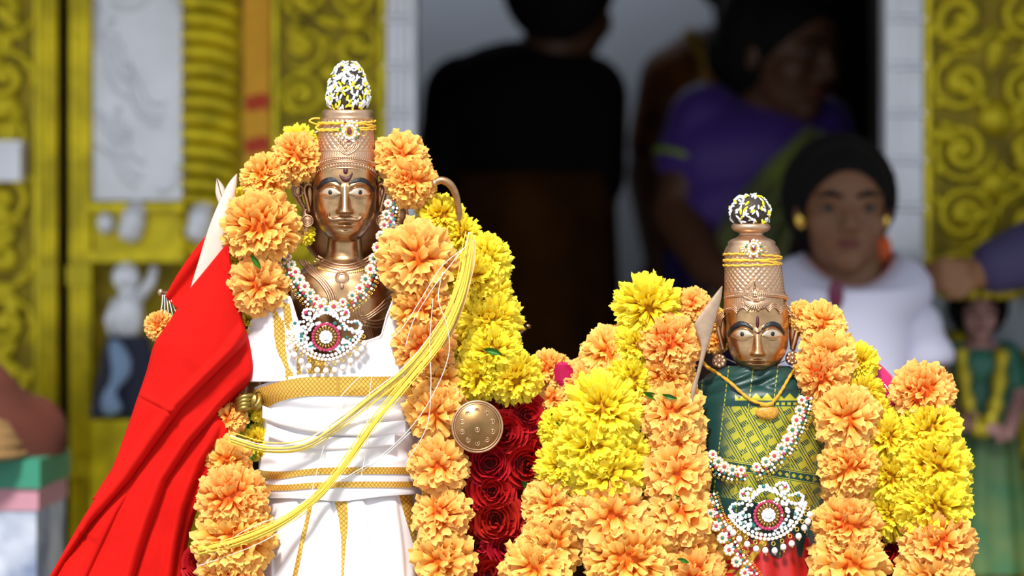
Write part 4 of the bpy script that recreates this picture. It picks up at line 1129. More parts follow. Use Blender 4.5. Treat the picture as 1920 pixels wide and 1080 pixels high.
# carved neck bands, chest straps and medallion
for k, (yy, w_) in enumerate(((489, 2.0), (494, 1.3), (499, 2.0))):
    obj('neck_band', drape_tube(tb, [(596 - k * 4, yy - 9), (620, yy + 3), (645, yy + 8), (672, yy + 3), (694 + k * 4, yy - 9)], w_, 40, 0.8).px(), BRONZE_M, torso)
for k in range(26):
    u = k / 25; x = lerp(598, 692, u); y = 500 + 9 * math.sin(math.pi * u)
    place('band_bead', SETT if k % 2 else SETT, torso, P(x, y + 3, hit(tb, x, y + 3) - 1), facing(), 1.8 * S).data = SETT
for k in range(4):
    o_ = k * 5.5
    obj('chest_strap', drape_tube(tb, [(560 + o_, 486 + o_ * 0.2), (576 + o_, 508), (600 + o_ * 0.9, 530), (616 + o_ * 0.8, 556), (620 + o_ * 0.8, 590)], 1.7 if k % 2 else 2.3, 40, 0.6).px(), BRONZE_M, torso)
for k in range(3):
    o_ = k * 6
    obj('chest_strap', drape_tube(tb, [(662 + o_, 560), (668 + o_, 590), (684 + o_ * 0.8, 615), (694 + o_ * 0.6, 640)], 1.8, 30, 0.6).px(), BRONZE_M, torso)
    obj('chest_strap', drape_tube(tb, [(735, 545 + o_ * 2), (715, 570 + o_), (690, 590 + o_ * 0.7), (676, 592 + o_ * 0.7)], 1.5, 30, 0.6).px(), BRONZE_M, torso)
    obj('arm_band', drape_tube(tb, [(683, 598 + o_), (706, 602 + o_), (728, 594 + o_)], 1.8, 24, 0.6).px(), BRONZE_M, torso)
g = drape_disc(tb, 641, 520, 13, 14, 1.0, 3.0); 
for r_ in (12, 6.5): g.tube([(641 + r_ * math.cos(a * 0.2618), 520 + r_ * 1.1 * math.sin(a * 0.2618), hit(tb, 641, 520) - 2.5) for a in range(24)], 1.4, 6, closed=True)
g.ell((641, 537, hit(tb, 641, 537) - 1), (4, 6, 2.5), 10, 8)
obj('medallion', g.px(), BRONZE_M, torso)
# arms
g = G().tube(crom([(556, 540, 6), (520, 590, 14), (486, 680, 10), (470, 752, -20), (440, 748, -46)], 26), [30] * 8 + [26] * 6 + [20] * 6 + [16] * 6, 14)
obj('arm', g.px(), BRONZE, st)
g = G()
for k in range(4): g.tube(crom([(476 - k * 2, 742 + k * 7, -46), (458, 744 + k * 7, -58), (442, 750 + k * 6, -52)], 10), [7, 7, 6.6, 6.4, 6.2, 6, 6, 5.6, 5, 4], 8)
g.tube(crom([(484, 738, -50), (486, 752, -62), (478, 764, -64)], 8), 6, 8)
g.ell((478, 754, -46), (16, 18, 12), 14, 10)
obj('hand', g.px(), mat('olive_bronze', (0.34, 0.24, 0.06), 0.4, 1.0), st)
g = G().tube(crom([(730, 540, 6), (775, 590, 14), (812, 680, 10), (846, 770, -20), (885, 800, -60)], 26), [30] * 8 + [26] * 6 + [20] * 6 + [15] * 6, 14)
obj('arm', g.px(), BRONZE, st)
for cx, cy in ((965, 590), (990, 612)):
    pass
grain_ball('rice_coated_knob', 'tall dark knob crusted with white and yellow rice on the moustached statue crown', 653, 118, 211, 44, -8, 230, 65, 4, 0.90, 0.62)
brooch('crown_brooch', 'round jewelled brooch with dark red drop tied to the moustached statue crown', 655, 247, -60, 20, None)
def cord_loops(name, label, cx, ys, w, dc, tilt, m=None):
    t = thing(name, label, 'cord', P(cx, max(ys) + 6, dc - w))
    for k, y in enumerate(ys):
        g = G().tube([(cx + (w + 1.5) * math.sin(2 * math.pi * i / 60), y + tilt[k] * math.cos(2 * math.pi * i / 60 + 0.7) + 0.8 * math.sin(i * 1.7 + k), dc - (w + 1.5) * math.cos(2 * math.pi * i / 60)) for i in range(60)], 2.0, 6, closed=True)
        obj('loop', g.px(), m or CORD_Y, t)
    return t
CORD_Y = mat('gold_cord', (0.92, 0.55, 0.05), 0.5, bump=0.4, bscale=900)
t = cord_loops('golden_cord', 'golden yellow cord wound around the moustached statue crown', 650.5, (229, 234, 239, 243), 52, -8, (3, -4, 4, 2))
obj('loose_end', G().tube(crom([(600, 234, -20), (590, 232, -24), (580, 227, -26), (588, 222, -24), (600, 222, -22)], 16), 1.8, 6).px(), CORD_Y, t)
obj('loose_end', G().tube(crom([(600, 234, -24), (592, 240, -28), (602, 246, -30)], 12), 1.8, 6).px(), CORD_Y, t)

# ------------------------------------------------------------------ white cloth on statue one
wc = thing('white_cloth', 'white cotton cloth with gold borders wound around the moustached statue', 'cloth', P(640, BY - 2, 0))
topc = [(455, 640), (470, 600), (490, 585), (510, 566), (532, 552), (546, 556), (556, 590), (570, 632), (592, 664), (620, 676), (650, 660), (672, 642), (700, 634), (714, 628), (724, 590), (738, 556), (752, 546), (770, 556), (790, 585)]
def topy(x):
    return table([(a, b) for a, b in topc], x)[0]
def dcl(x, y):
    e = clamp(1 - ((x - 630) / 182) ** 2, 0.0, 1) ** 0.5
    f = 2.2 * math.sin((x * 0.09 + y * 0.03)) + 1.4 * math.sin(x * 0.21 - y * 0.05) + 3 * noise.noise(Vector((x * 0.02, y * 0.012, 0)))
    return -(86 + 10 * sstep(600, 700, y)) * e - f * 0.7 + 4
def draping(u, v):
    x = lerp(456, 788, u); y = lerp(topy(x), 716, v)
    roll = 4 * gs(v / 0.05)
    return (x, y, dcl(x, y) - roll)
o = obj('shoulder_wrap', G().grid(draping, 110, 40).px(), WHITE, wc); o.modifiers.new('thick', 'SOLIDIFY').thickness = 0.0012
def uvpx(p, u, v): return (p.x / 1000, p.y / 1000)
def border(pts_t, pts_b, n=14, m=24, off=2.4):
    def fn(u, v):
        a = Vector((*pts_t[0], 0)).lerp(Vector((*pts_b[0], 0)), v); b = Vector((*pts_t[1], 0)).lerp(Vector((*pts_b[1], 0)), v)
        p = a.lerp(b, u); return (p.x, p.y, dcl(p.x, p.y) - off - 4 * gs((p.y - topy(p.x)) / 4))
    return G().grid(fn, n, m, uvf=uvpx)
for pt, pb in ((((500, 588), (541, 556)), ((532, 712), (567, 712))), (((574, 650), (600, 668)), ((578, 712), (642, 712)))):
    bo = border(pt, pb); bo.v = [P(*p) for p in bo.v]; obj('gold_border', bo, ZARI, wc)
# waist wraps
def wrapd(x, y):
    e = clamp(1 - ((x - 638) / 166) ** 2, 0, 1) ** 0.5
    f = 3.0 * math.sin(y * 0.13 + 1.8 * math.sin(x * 0.018)) * sstep(745, 765, y) * sstep(872, 855, y) + 4 * noise.noise(Vector((x * 0.012, y * 0.03, 3)))
    f += 5 * gs((x - 500) / 18) * math.sin(y * 0.2) * sstep(760, 780, y)
    return e, f
def wrap_ring(y0f, y1f, wtab, out, n=120, m=40, fold=1.0):
    def fn(u, v):
        a = 2 * math.pi * u; sx = math.sin(a)
        x0 = 638 + 160 * sx; y = lerp(y0f(x0), y1f(x0), v)
        W, Dp = table(wtab, y)
        f = wrapd(x0, y)[1] * fold
        return (638 + (W + out + f * 0.3) * sx, y, -(Dp + out + f) * math.cos(a))
    return G().grid(fn, n, m, cu=True, uvf=lambda p, u, v: ((u * 1100) / 1000, p.y / 1000))
WT = [(695, 160, 102), (730, 168, 106), (745, 164, 104), (768, 146, 100), (800, 149, 104), (850, 152, 106), (880, 154, 107), (900, 156, 107), (925, 157, 106), (940, 152, 104)]
sagT = lambda x: 700 + 30 * clamp((600 - x) / 125) ** 2
o = obj('waist_wrap', wrap_ring(sagT, lambda x: 934 - 8 * clamp((x - 640) / 150) + 6 * gs((x - 640) / 60), WT, 0.0, 150, 90).px(), WHITE, wc)
def bandr(ya, yb, out=2.2, fold=1.0):
    return wrap_ring(ya, yb, WT, out, 150, 8, fold)
obj('gold_border', bandr(lambda x: sagT(x) + 6, lambda x: sagT(x) + 42).px(), ZARI, o)
obj('gold_border', bandr(lambda x: 876 + 8 * gs((x - 520) / 60), lambda x: 889 + 10 * gs((x - 510) / 50)).px(), ZARI, o)
obj('gold_border', bandr(lambda x: 903 + 6 * gs((x - 520) / 60), lambda x: 914 + 6 * gs((x - 520) / 60)).px(), ZARI, o)
# folded rolls of cloth across the waist
for k, pts in enumerate(([(492, 772, -62), (530, 786, -96), (600, 800, -112), (680, 806, -114), (760, 800, -92)], [(500, 806, -66), (560, 826, -104), (640, 832, -112), (740, 822, -98)])):
    def fn(u, v, c=crom(pts, 40)):
        p = c[int(round(u * 39))]; a = math.pi * v
        return (p.x, p.y - 12 * math.cos(a), p.z + 3.0 - 5.0 * math.sin(a) * math.sin(math.pi * clamp(u, 0.02, 0.98)) ** 0.5)
    obj('fold_roll', G().grid(fn, 40, 9).px(), WHITE, o)
# pleated skirt
def pleat(x, y):
    k = ((x - 500) / 62.0 + 0.25 * math.sin(y * 0.01)) % 1.0
    return 13 * sstep(0.0, 0.82, k) * (1 - sstep(0.9, 1.0, k))
def skirt1(u, v):
    a = 2 * math.pi * u; y = lerp(915, 1322, v); W = lerp(143, 172, sstep(915, 1250, y)); Dp = lerp(92, 128, sstep(915, 1200, y)); sx = math.sin(a)
    x = 640 + W * sx
    return (x, y, -(Dp + pleat(x, y) * sstep(910, 960, y) + 2.5 * noise.noise(Vector((x * .02, y * .02, 7)))) * math.cos(a) if math.cos(a) > 0 else -Dp * math.cos(a))
sg_ = G().grid(skirt1, 260, 60, cu=True); sb_ = bvh_of(sg_)
o = obj('pleated_skirt', G().add(sg_.v, sg_.f, sg_.uv).px(), WHITE, wc)
for up, lo in (([(583, 928), (566, 1000), (546, 1090), (520, 1200)], [(590, 928), (574, 1000), (555, 1090), (530, 1200)]), ([(624, 926), (636, 980), (640, 1050), (636, 1200)], [(649, 926), (652, 980), (646, 1050), (640, 1200)]), ([(748, 928), (760, 970), (778, 1030), (800, 1090)], [(774, 928), (780, 970), (792, 1030), (806, 1090)])):
    g = drape_strip(sb_, up, lo, 30, 6, 1.4, 0.3); g.uv = [(p.x / 1000, p.y / 1000) for p in g.v]; obj('gold_border', g.px(), ZARI, o)

# ------------------------------------------------------------------ red cloth over the sword
rc = thing('red_cloth', 'long red cotton cloth draped from the upright sword', 'cloth', P(260, BY, 0))
LE = [(425, 461), (388, 506), (352, 551), (322, 600), (292, 645), (276, 700), (258, 752), (240, 805), (207, 890), (150, 985), (95, 1080), (20, 1210), (-30, 1322)]
RE = [(426, 461), (436, 530), (447, 575), (456, 610), (470, 660), (472, 705), (440, 745), (412, 775), (430, 812), (408, 868), (372, 945), (352, 1010), (345, 1080), (350, 1200), (360, 1322)]
LEc = crom([(a, b, 0) for a, b in LE], 90); REc = crom([(a, b, 0) for a, b in RE], 90)
RIDGES = [([(560, 500), (600, 478), (650, 446), (700, 396), (760, 336), (830, 286), (900, 236), (980, 166), (1050, 116), (1322, -40)], 22, 46, 11),
          ([(690, 476), (760, 412), (830, 352), (900, 306), (1000, 270), (1080, 246), (1322, 200)], 20, 34, 9),
          ([(770, 420), (830, 398), (870, 374), (950, 345), (1020, 330), (1080, 322), (1322, 300)], 16, 30, 8),
          ([(880, 262), (960, 216), (1040, 178), (1100, 150), (1322, 80)], 9, 34, 14)]
def seg_d(p, a, b):
    a = Vector((*a, 0)); b = Vector((*b, 0)); ab_ = b - a; q = Vector((p.x, p.y, 0)) - a
    k = clamp(q.dot(ab_) / ab_.dot(ab_)); return (q - ab_ * k).length
def redf(u, v):
    k = v * 89; i = min(int(k), 88); f = k - i
    a = LEc[i].lerp(LEc[i + 1], f); b = REc[i].lerp(REc[i + 1], f); p = a.lerp(b, u)
    d = -64 - 24 * math.sin(math.pi * u) ** 0.7 * sstep(0.0, 0.25, v)
    for tb_, h, w_, rw in RIDGES:
        if p.y < tb_[0][0]: continue
        am = sstep(tb_[0][0], tb_[0][0] + 90, p.y)
        x = p.x - table(tb_, p.y)[0]
        d += am * (h * sstep(-2, 7, x) * math.exp(-max(x, 0) / w_) - 0.6 * h * gs((x + rw) / rw) )
    d += 3.0 * gs(seg_d(p, (257, 742), (320, 775)) / 3.0) - 3.0 * gs(seg_d(p, (256, 736), (322, 769)) / 4.0)
    d += 3.0 * gs(seg_d(p, (146, 998), (176, 1016)) / 3.0) - 3.0 * gs(seg_d(p, (148, 992), (178, 1010)) / 4.0)
    d -= 7 * noise.noise(Vector((p.x * 0.010, p.y * 0.010, 1))) + 1.2 * noise.noise(Vector((p.x * 0.04, p.y * 0.03, 4)))
    d += 12 * gs(u / 0.025) + 12 * gs((1 - u) / 0.025)
    return (p.x, p.y, d)
o = obj('front_fall', G().grid(redf, 180, 210).px(), RED, rc); o.modifiers.new('thick', 'SOLIDIFY').thickness = 0.0015
def redb(u, v):
    a = crom([(404, 425, 0), (372, 462, 0), (336, 512, 0), (310, 556, 0)], 30); b = crom([(420, 470, 0), (400, 520, 0), (372, 570, 0), (345, 592, 0)], 30)
    k = int(round(v * 29)); p = a[k].lerp(b[k], u)
    return (p.x, p.y, 12 - 8 * math.sin(u * 9 + v * 2) - 12 * math.sin(math.pi * u))
o = obj('back_fold', G().grid(redb, 30, 30).px(), RED, rc); o.modifiers.new('thick', 'SOLIDIFY').thickness = 0.0015
def redt(u, v):
    p = Vector((230, 850, 0)).lerp(Vector((174, 938, 0)), v); q = Vector((300, 850, 0)).lerp(Vector((215, 935, 0)), v); r_ = p.lerp(q, u)
    return (r_.x, r_.y, -25 - 10 * math.sin(u * 3))
o = obj('back_corner', G().grid(redt, 12, 14).px(), RED, rc); o.modifiers.new('thick', 'SOLIDIFY').thickness = 0.0015

def flat_blade(name, label, cat, outline_l, outline_r, d, th, m, base):
    """blade with a bevelled section: outlines run from tip to hilt"""
    n = 40
    a = crom([(x, y, 0) for x, y in outline_l], n); b = crom([(x, y, 0) for x, y in outline_r], n)
    t = thing(name, label, cat, base)
    def fn(u, v):
        k = int(round(v * (n - 1))); ang = 2 * math.pi * u
        w_ = 0.5 - 0.5 * math.cos(ang); p = a[k].lerp(b[k], w_)
        return (p.x, p.y, d - th * math.sin(ang))
    obj('blade', G().grid(fn, 16, n, cu=True).px(), m, t)
    return t
t = flat_blade('sword', 'broad curved copper sword blade rising out of the red cloth', 'sword', [(443, 326), (428, 344), (410, 380), (390, 430), (372, 490), (356, 545), (345, 610), (338, 700)], [(445, 326), (444, 350), (436, 395), (428, 440), (424, 480), (414, 540), (404, 610), (396, 700)], -34, 5, COPPER, P(368, 900, -34))
obj('hilt', G().tube(crom([(366, 700, -34), (370, 780, -34), (372, 900, -34)], 12), 12, 12).px(), BRONZE_M, t)
obj('guard', G().ell((367, 705, -34), (44, 9, 12), 20, 10).px(), BRONZE_M, t)

# crescent arrow behind the sword
t = thing('crescent_arrow', 'bronze arrow with crescent head behind the copper sword', 'arrow', P(420, 900, 10))
up = crom([(406, 334, 0), (404, 362, 0), (414, 386, 0), (436, 390, 0), (466, 356, 0)], 26); lo = crom([(408, 334, 0), (420, 350, 0), (428, 372, 0), (440, 372, 0), (466, 355, 0)], 26)
def crf(u, v):
    k = int(round(v * 25)); ang = 2 * math.pi * u; p = up[k].lerp(lo[k], 0.5 - 0.5 * math.cos(ang)); return (p.x, p.y, 10 - 4 * math.sin(ang))
obj('crescent_head', G().grid(crf, 14, 26, cu=True).px(), COPPER, t)
obj('engraved_line', G().tube([((a.x + b.x) / 2, (a.y + b.y) / 2, 5.2) for a, b in zip(up, lo)], 0.9, 5).px(), BRONZE_D, t)
obj('shaft', G().tube([(424, 384, 10), (424, 900, 10)], 5, 8).px(), BRONZE_M, t)
# bow
t = thing('bow', 'bronze bow limb with hooked end beside the yellow flowers', 'bow', P(838, 960, 0))
pts = crom([(814, 343, -50), (828, 338, -50), (844, 346, -48), (855, 366, -44), (860, 398, -38), (856, 432, -30), (846, 466, -20), (838, 520, 0), (834, 640, 10), (836, 800, 10), (838, 960, 0)], 60)
obj('limb', G().tube(pts, [6.0 + 1.6 * math.sin(math.pi * clamp(i / 22)) for i in range(60)], 14).px(), mat('worn_bronze', (0.52, 0.30, 0.15), 0.4, 1.0, var=0.4, nscale=90), t)
obj('tip_cap', G().ell((815, 343, -50), (6.2, 7.2, 6.5), 14, 10).px(), BRONZE_M, t)
# shield
t = thing('round_shield', 'round domed bronze shield with ring bosses between marigolds and roses', 'shield', P(895, 850, -110))
R = 49.0; ang = 0.0
def shf(u, v):
    a = 2 * math.pi * u; r = R * v; return (895 + r * 0.98 * math.cos(a), 800 + r * math.sin(a), -104 - 20 * (1 - (v * 0.92) ** 2) + (3 if v > 0.97 else 0) + 0.12 * r * math.cos(a))
sg2 = G().grid(shf, 64, 20, cu=True); sbv = bvh_of(sg2)
sh = obj('dome', G().add(sg2.v, sg2.f, sg2.uv).px(), mat('shield_bronze', (0.50, 0.28, 0.11), 0.36, 1.0, var=0.4, nscale=50, bump=0.08), t)
for rr_, w_ in ((47.5, 2.4), (43.5, 1.2)):
    obj('rim', G().tube([(895 + rr_ * 0.98 * math.cos(a * 0.1047), 800 + rr_ * math.sin(a * 0.1047), hit(sbv, 895 + rr_ * 0.97 * math.cos(a * 0.1047), 800 + rr_ * 0.99 * math.sin(a * 0.1047)) - 0.6) for a in range(60)], w_, 7, closed=True).px(), BRONZE_M, t)
for k in range(11):
    bx_, by_ = (895, 806) if k == 10 else (895 + 30 * math.cos(k * 0.6283 + 0.3), 800 + 31 * math.sin(k * 0.6283 + 0.3))
    dd = hit(sbv, bx_, by_)
    g = G().tube([(bx_ + 4.0 * math.cos(a * 0.3927), by_ + 4.0 * math.sin(a * 0.3927), dd - 0.6) for a in range(16)], 0.9, 6, closed=True); g.ell((bx_, by_, dd - 0.3), (1.9, 1.9, 1.4), 8, 6)
    obj('ring_boss', g.px(), BRONZE_M, t)
# little bronze knobs that peep out beyond the yellow flowers
t = thing('knobbed_rod', 'thin bronze rod with two small knobs peeping out beyond yellow flowers', 'rod', P(950, 640, 30))
obj('rod', G().tube([(880, 700, 30), (935, 630, 30), (962, 588, 30)], 3, 8).px(), BRONZE_D, t); obj('rod', G().tube([(900, 690, 30), (990, 612, 30)], 3, 8).px(), BRONZE_D, t)
for cx, cy in ((964, 588), (990, 612)): obj('knob', G().ell((cx, cy, 30), (6, 5, 5), 12, 8).px(), BRONZE_D, t)
# spear stub on the left with hanging threads
t = thing('bronze_pin', 'short bronze pin end with white threads sticking out of red cloth', 'pin', P(320, 556, 20))
obj('shaft', G().tube([(300, 548, 20), (345, 556, 20)], 5, 10).px(), BRONZE_D, t); obj('cap', G().ell((301, 548, 20), (6, 7, 7), 12, 8).px(), BRONZE_M, t)
for k in range(5): obj('thread', G().tube(crom([(305 + k * 3, 553, 12), (304 + k * 5, 570, 6), (300 + k * 8, 592, 2)], 8), 0.9, 5).px(), THREADW, t)

# ------------------------------------------------------------------ yellow thread skein across the cloth
rnd = random.Random(21)
def skein(name, label, path, n, spread, r, m, m2, seed, end_spread=1.6):
    rnd = random.Random(seed)
    t = thing(name, label, 'thread', P(*path[-1]))
    for k in range(n):
        ox = rnd.gauss(0, 1); oy = rnd.gauss(0, 1); ph = rnd.uniform(0, 6)
        pts = []
        for i, p in enumerate(path):
            f = i / (len(path) - 1); e = spread * (0.55 + end_spread * f * 0.3 + 0.35 * math.sin(f * 7 + ph))
            tg = Vector(path[min(i + 1, len(path) - 1)]) - Vector(path[max(i - 1, 0)]); tg.z = 0; tg.normalize()
            pts.append(Vector(p) + Vector((-tg.y, tg.x, 0)) * ox * e + Vector((0, 0, -abs(oy) * e * 0.5)))
        obj('thread', G().tube(crom(pts, 40), r, 5).px(), m2 if (m2 and k % 7 == 0) else m, t)
    return t
A_ = [(882, 436, -112), (874, 470, -116), (862, 530, -128), (832, 600, -134), (770, 685, -136), (690, 752, -128), (630, 800, -124), (570, 836, -120), (500, 842, -112), (430, 822, -104)]
B_ = [(886, 440, -112), (880, 490, -118), (864, 560, -130), (826, 640, -138), (768, 712, -138), (700, 796, -132), (640, 880, -130), (585, 940, -132), (520, 985, -138), (440, 1018, -140), (372, 1034, -130)]
skein('yellow_thread_skein', 'skein of yellow threads looping across the waist to the red cloth', A_, 15, 5.0, 1.05, THREADY, THREADW, 3)
skein('yellow_thread_skein', 'skein of yellow threads running down over the pleats to low marigolds', B_, 20, 5.5, 1.05, THREADY, None, 4)
skein('tan_thread_skein', 'short tan threads beside the top of the yellow skein', [(888, 450, -114), (884, 500, -118), (868, 560, -124), (850, 610, -126), (826, 650, -126)], 6, 4.0, 1.3, THREADS, None, 5)
WTH = [[(874, 462, -132), (828, 500, -146), (790, 560, -148), (750, 620, -140), (700, 660, -120)], [(876, 458, -132), (850, 490, -146), (812, 540, -150), (776, 600, -146), (760, 650, -140)],
       [(830, 510, -146), (822, 560, -148), (838, 610, -146), (842, 660, -142), (822, 720, -140), (780, 790, -132), (720, 850, -126), (640, 900, -124)],
       [(812, 560, -148), (806, 640, -142), (808, 720, -140), (800, 800, -132), (760, 870, -122)], [(700, 690, -128), (660, 720, -118), (630, 760, -118), (612, 820, -118), (590, 900, -118), (575, 960, -126)],
       [(700, 690, -128), (690, 760, -120), (686, 840, -118), (676, 900, -118)], [(770, 810, -120), (700, 870, -120), (600, 920, -126), (540, 960, -130), (450, 1000, -138), (380, 1060, -134)],
       [(575, 960, -130), (520, 1000, -140), (460, 1030, -142), (370, 1062, -130)]]
t = thing('loose_white_threads', 'loose fine white threads straying over the white cloth', 'thread', P(640, 960, -126))
for p in WTH: obj('thread', G().tube(crom(p, 44), 0.75, 5).px(), THREADW, t)

# necklace one
rnd = random.Random(8)
t = thing('jewelled_necklace', 'jewelled necklace with eye shaped pearl pendant on the moustached statue', 'necklace', P(612, 700, -110))
necklace_strand(t, [(738, 372, -40), (730, 420, -56), (716, 466, -66), (702, 510, -76), (682, 546, -84), (660, 566, -90), (638, 580, -92)], 1, 11, 9.5, rnd)
necklace_strand(t, [(528, 478, -40), (545, 512, -58), (566, 545, -76), (588, 568, -86), (612, 578, -92)], -1, 8, 9.0, rnd)
for x in (602, 626):
    o = place('flower_stone', FLW, t, P(x, 575, -100), facing(), 12.5 * S); sub('centre_stone', BEADR, o, (0, 0, 0.12), None, 0.33)
pendant(t, 611, 632, 68, -108, 0.0, rnd)
# ------------------------------------------------------------------ STATUE TWO: smaller goddess-like bronze in green sari
s2 = thing('bronze_statue', 'smaller bronze statue of a woman in green and gold sari', 'statue', P(1420, BY, 20))
CXF = 1421.0
def featF(x, y):
    ax = abs(x); f = 0.0
    t_ = clamp((y - 618) / 46)
    wn = 4.5 + 4.8 * t_
    f += (2.5 + 17 * t_ ** 1.15) * math.exp(-(ax / wn) ** 3.2) * sstep(612, 620, y) * (1 - sstep(664, 669, y))
    f += 7.0 * gs((ax - 9.5) / 3.8) * gs((y - 662.5) / 3.4)
    f -= 6.0 * gs((ax - 29) / 15) * gs((y - 626) / 9)
    f += 6.0 * gs((ax - 29) / 14) * gs((y - 627) / 7)
    f += 3.5 * gs((y - (611 + 0.012 * (ax - 32) ** 2)) / 4.5) * sstep(4, 12, ax) * sstep(58, 50, ax)
    f += 6.5 * gs((y - 676.5 + 1.0 * gs(ax / 4)) / 2.4) * gs(ax / 12) + 8.0 * gs((y - 684) / 3.0) * gs(ax / 11.5) - 3.0 * gs((y - 680.2) / 1.1) * gs(ax / 14)
    f += 4.5 * gs(ax / 15) * gs((y - 693) / 5) + 4.5 * gs((ax - 32) / 15) * gs((y - 662) / 14)
    return f
HT2 = [(560, 1419, 55, 50, 56), (585, 1419.5, 57.5, 57, 60), (605, 1420, 58.5, 60, 62), (630, 1420.5, 58.5, 60, 60), (650, 1421, 56, 60, 56), (665, 1421, 51, 58, 50), (677, 1421, 44, 54, 44),
       (686, 1421, 35, 48, 36), (693, 1421, 25, 38, 28), (698, 1421, 13, 22, 16), (700, 1421, 4, 8, 6)]
hg = rings(HT2, 560, 700, 200, 180, 0.88, lambda x, y: featF(x, y))
hg.v = [Vector((p.x, p.y, p.z - 30)) for p in hg.v]
hb = bvh_of(hg)
head = obj('head', G().add(hg.v, hg.f, hg.uv).px(), BRONZE, s2)
eye_set(head, hb, 1391, 626.5, 22, 11, 1); eye_set(head, hb, 1448.5, 626, 19.5, 10.5, 1)
obj('eyebrow', drape_strip(hb, [(1362, 627), (1371, 611), (1385, 602), (1400, 604), (1412, 615)], [(1367, 634), (1375, 622), (1388, 613.5), (1400, 614), (1412, 620)], 30, 6, 0.9, 1.2).px(), BLACKP, head, label='thick black painted eyebrow')
obj('eyebrow', drape_strip(hb, [(1428, 615), (1438, 605), (1450, 602), (1463, 608), (1472, 622)], [(1428, 620), (1438, 614.5), (1450, 613), (1461, 619), (1471, 631)], 30, 6, 0.9, 1.2).px(), BLACKP, head, label='thick black painted eyebrow')
obj('forehead_mark', drape_disc(hb, 1420.3, 604, 3.6, 13.5, 0.9, 1.2).px(), MAROON, head, label='dark red painted upright stroke')
obj('forehead_mark', drape_strip(hb, [(1414, 620), (1418, 622), (1421.5, 622.5), (1425, 621), (1428, 618.5)], [(1414, 621), (1418, 625.5), (1421.5, 627), (1425, 624.5), (1428, 620)], 18, 5, 0.9, 0.8).px(), MAROON, head, label='small dark red painted v')
obj('lip_line', drape_tube(hb, [(1406, 677.5), (1413, 680), (1421, 680.2), (1429, 680), (1437, 677)], 0.7, 20, 0.2).px(), BRONZE_D, head)
obj('lip_line', drape_tube(hb, [(1408, 680), (1413, 686), (1421, 688.6), (1429, 686), (1435, 680)], 0.7, 20, 0.1).px(), BRONZE_D, head)
# scalloped hairline
for k in range(6):
    a0 = 1362 + k * 20; yv = 588 - 8 * math.sin(math.pi * (k + 0.5) / 6)
    arc = [(a0, yv + 4 if k in (0,) else yv), (a0 + 5, yv - 6), (a0 + 10, yv - 8), (a0 + 15, yv - 6), (a0 + 20, yv)]
    for j in range(3):
        obj('hair_scallop', drape_tube(hb, [(x, y - 4 * j + 2) for x, y in arc], 1.8, 20, 2.0).px(), BRONZE_M, head)
# crown
cg = crown_drum(1411, 1417, 478, 586, 51, 57.5, -26, 548, lat=(30, 11), amp=1.6, m=140)
cb = bvh_of(cg)
crown = obj('crown', G().add(cg.v, cg.f, cg.uv).px(), BRONZE_M, s2)
prof = [(51, 480), (53, 477), (53, 473), (49, 464), (44, 458), (45, 454), (40, 450), (30, 446), (24, 442), (22, 438), (24, 436), (32, 433), (37, 428), (36, 422), (30, 418), (0, 417)]
g = G().grid(lambda u, v: (1407.5 + (prof[int(round(v * 15))][1] - 417) * 0.05 + prof[int(round(v * 15))][0] * math.sin(2 * math.pi * u), prof[int(round(v * 15))][1], -26 - prof[int(round(v * 15))][0] * math.cos(2 * math.pi * u)), 48, 16, cu=True)
obj('crown_top', g.px(), BRONZE_M, crown)
obj('brow_band', band(1417.5, 552, 58.5, -27, 5, 100, 14).px(), BRONZE_M, crown)
obj('brow_band', band(1418, 574, 59.5, -27, 5, 100, 16).px(), BRONZE_M, crown)
for k in range(6):
    r0 = 4 + 4.0 * k
    pts = [(1414, 526 - k * 0.5 - r0 * 0.1), (1414 - r0 * 0.75, 544), (1414 - r0 * 0.8, 556), (1416, 560 + r0 * 0.18), (1418 + r0 * 0.8, 556), (1417 + r0 * 0.72, 544), (1415, 526 - k * 0.5 - r0 * 0.1)]
    obj('flame_motif', drape_tube(cb, pts, 1.7, 40, 3.0 - 0.3 * k).px(), BRONZE_M, crown)
for k in range(15):
    a = math.pi * k / 14
    obj('fan_rib', drape_tube(hb, [(1419 - 6 * math.cos(a), 566 + 2 * math.sin(a)), (1419 - 24 * math.cos(a), 566 + 14 * math.sin(a))], 1.5, 8, 5.0).px(), BRONZE_M, crown)
# ears with rosettes
for sg in (-1, 1):
    ex = CXF + sg * 66
    g = G().tube(crom([(ex - sg * 6, 592, -14), (ex + sg * 6, 596, -14), (ex + sg * 8, 618, -16), (ex + sg * 3, 640, -20), (ex - sg * 1, 656, -22)], 20), [5.5] * 20, 8)
    g.ell((ex, 626, -10), (8, 34, 7), 16, 12)
    for k in range(4): g.tube(crom([(ex - sg * 6 + k * 3 * sg, 590 - k * 2, -20), (ex + sg * (2 + 3 * k), 600, -22), (ex + sg * (4 + 2 * k), 612, -20)], 10), 1.6, 6)
    ear = obj('ear', g.px(), BRONZE, s2)
    rx, ry = (1349, 677) if sg < 0 else (1486, 672)
    g = G().ell((rx, ry, -28), (14, 14, 7), 20, 10)
    for k in range(8): a = k * math.pi / 4; g.ell((rx + 9 * math.cos(a), ry + 9 * math.sin(a), -34), (4.4, 4.4, 3), 10, 7)
    g.ell((rx, ry, -37), 4, 10, 7)
    obj('earring', g.px(), BRONZE_M, ear)
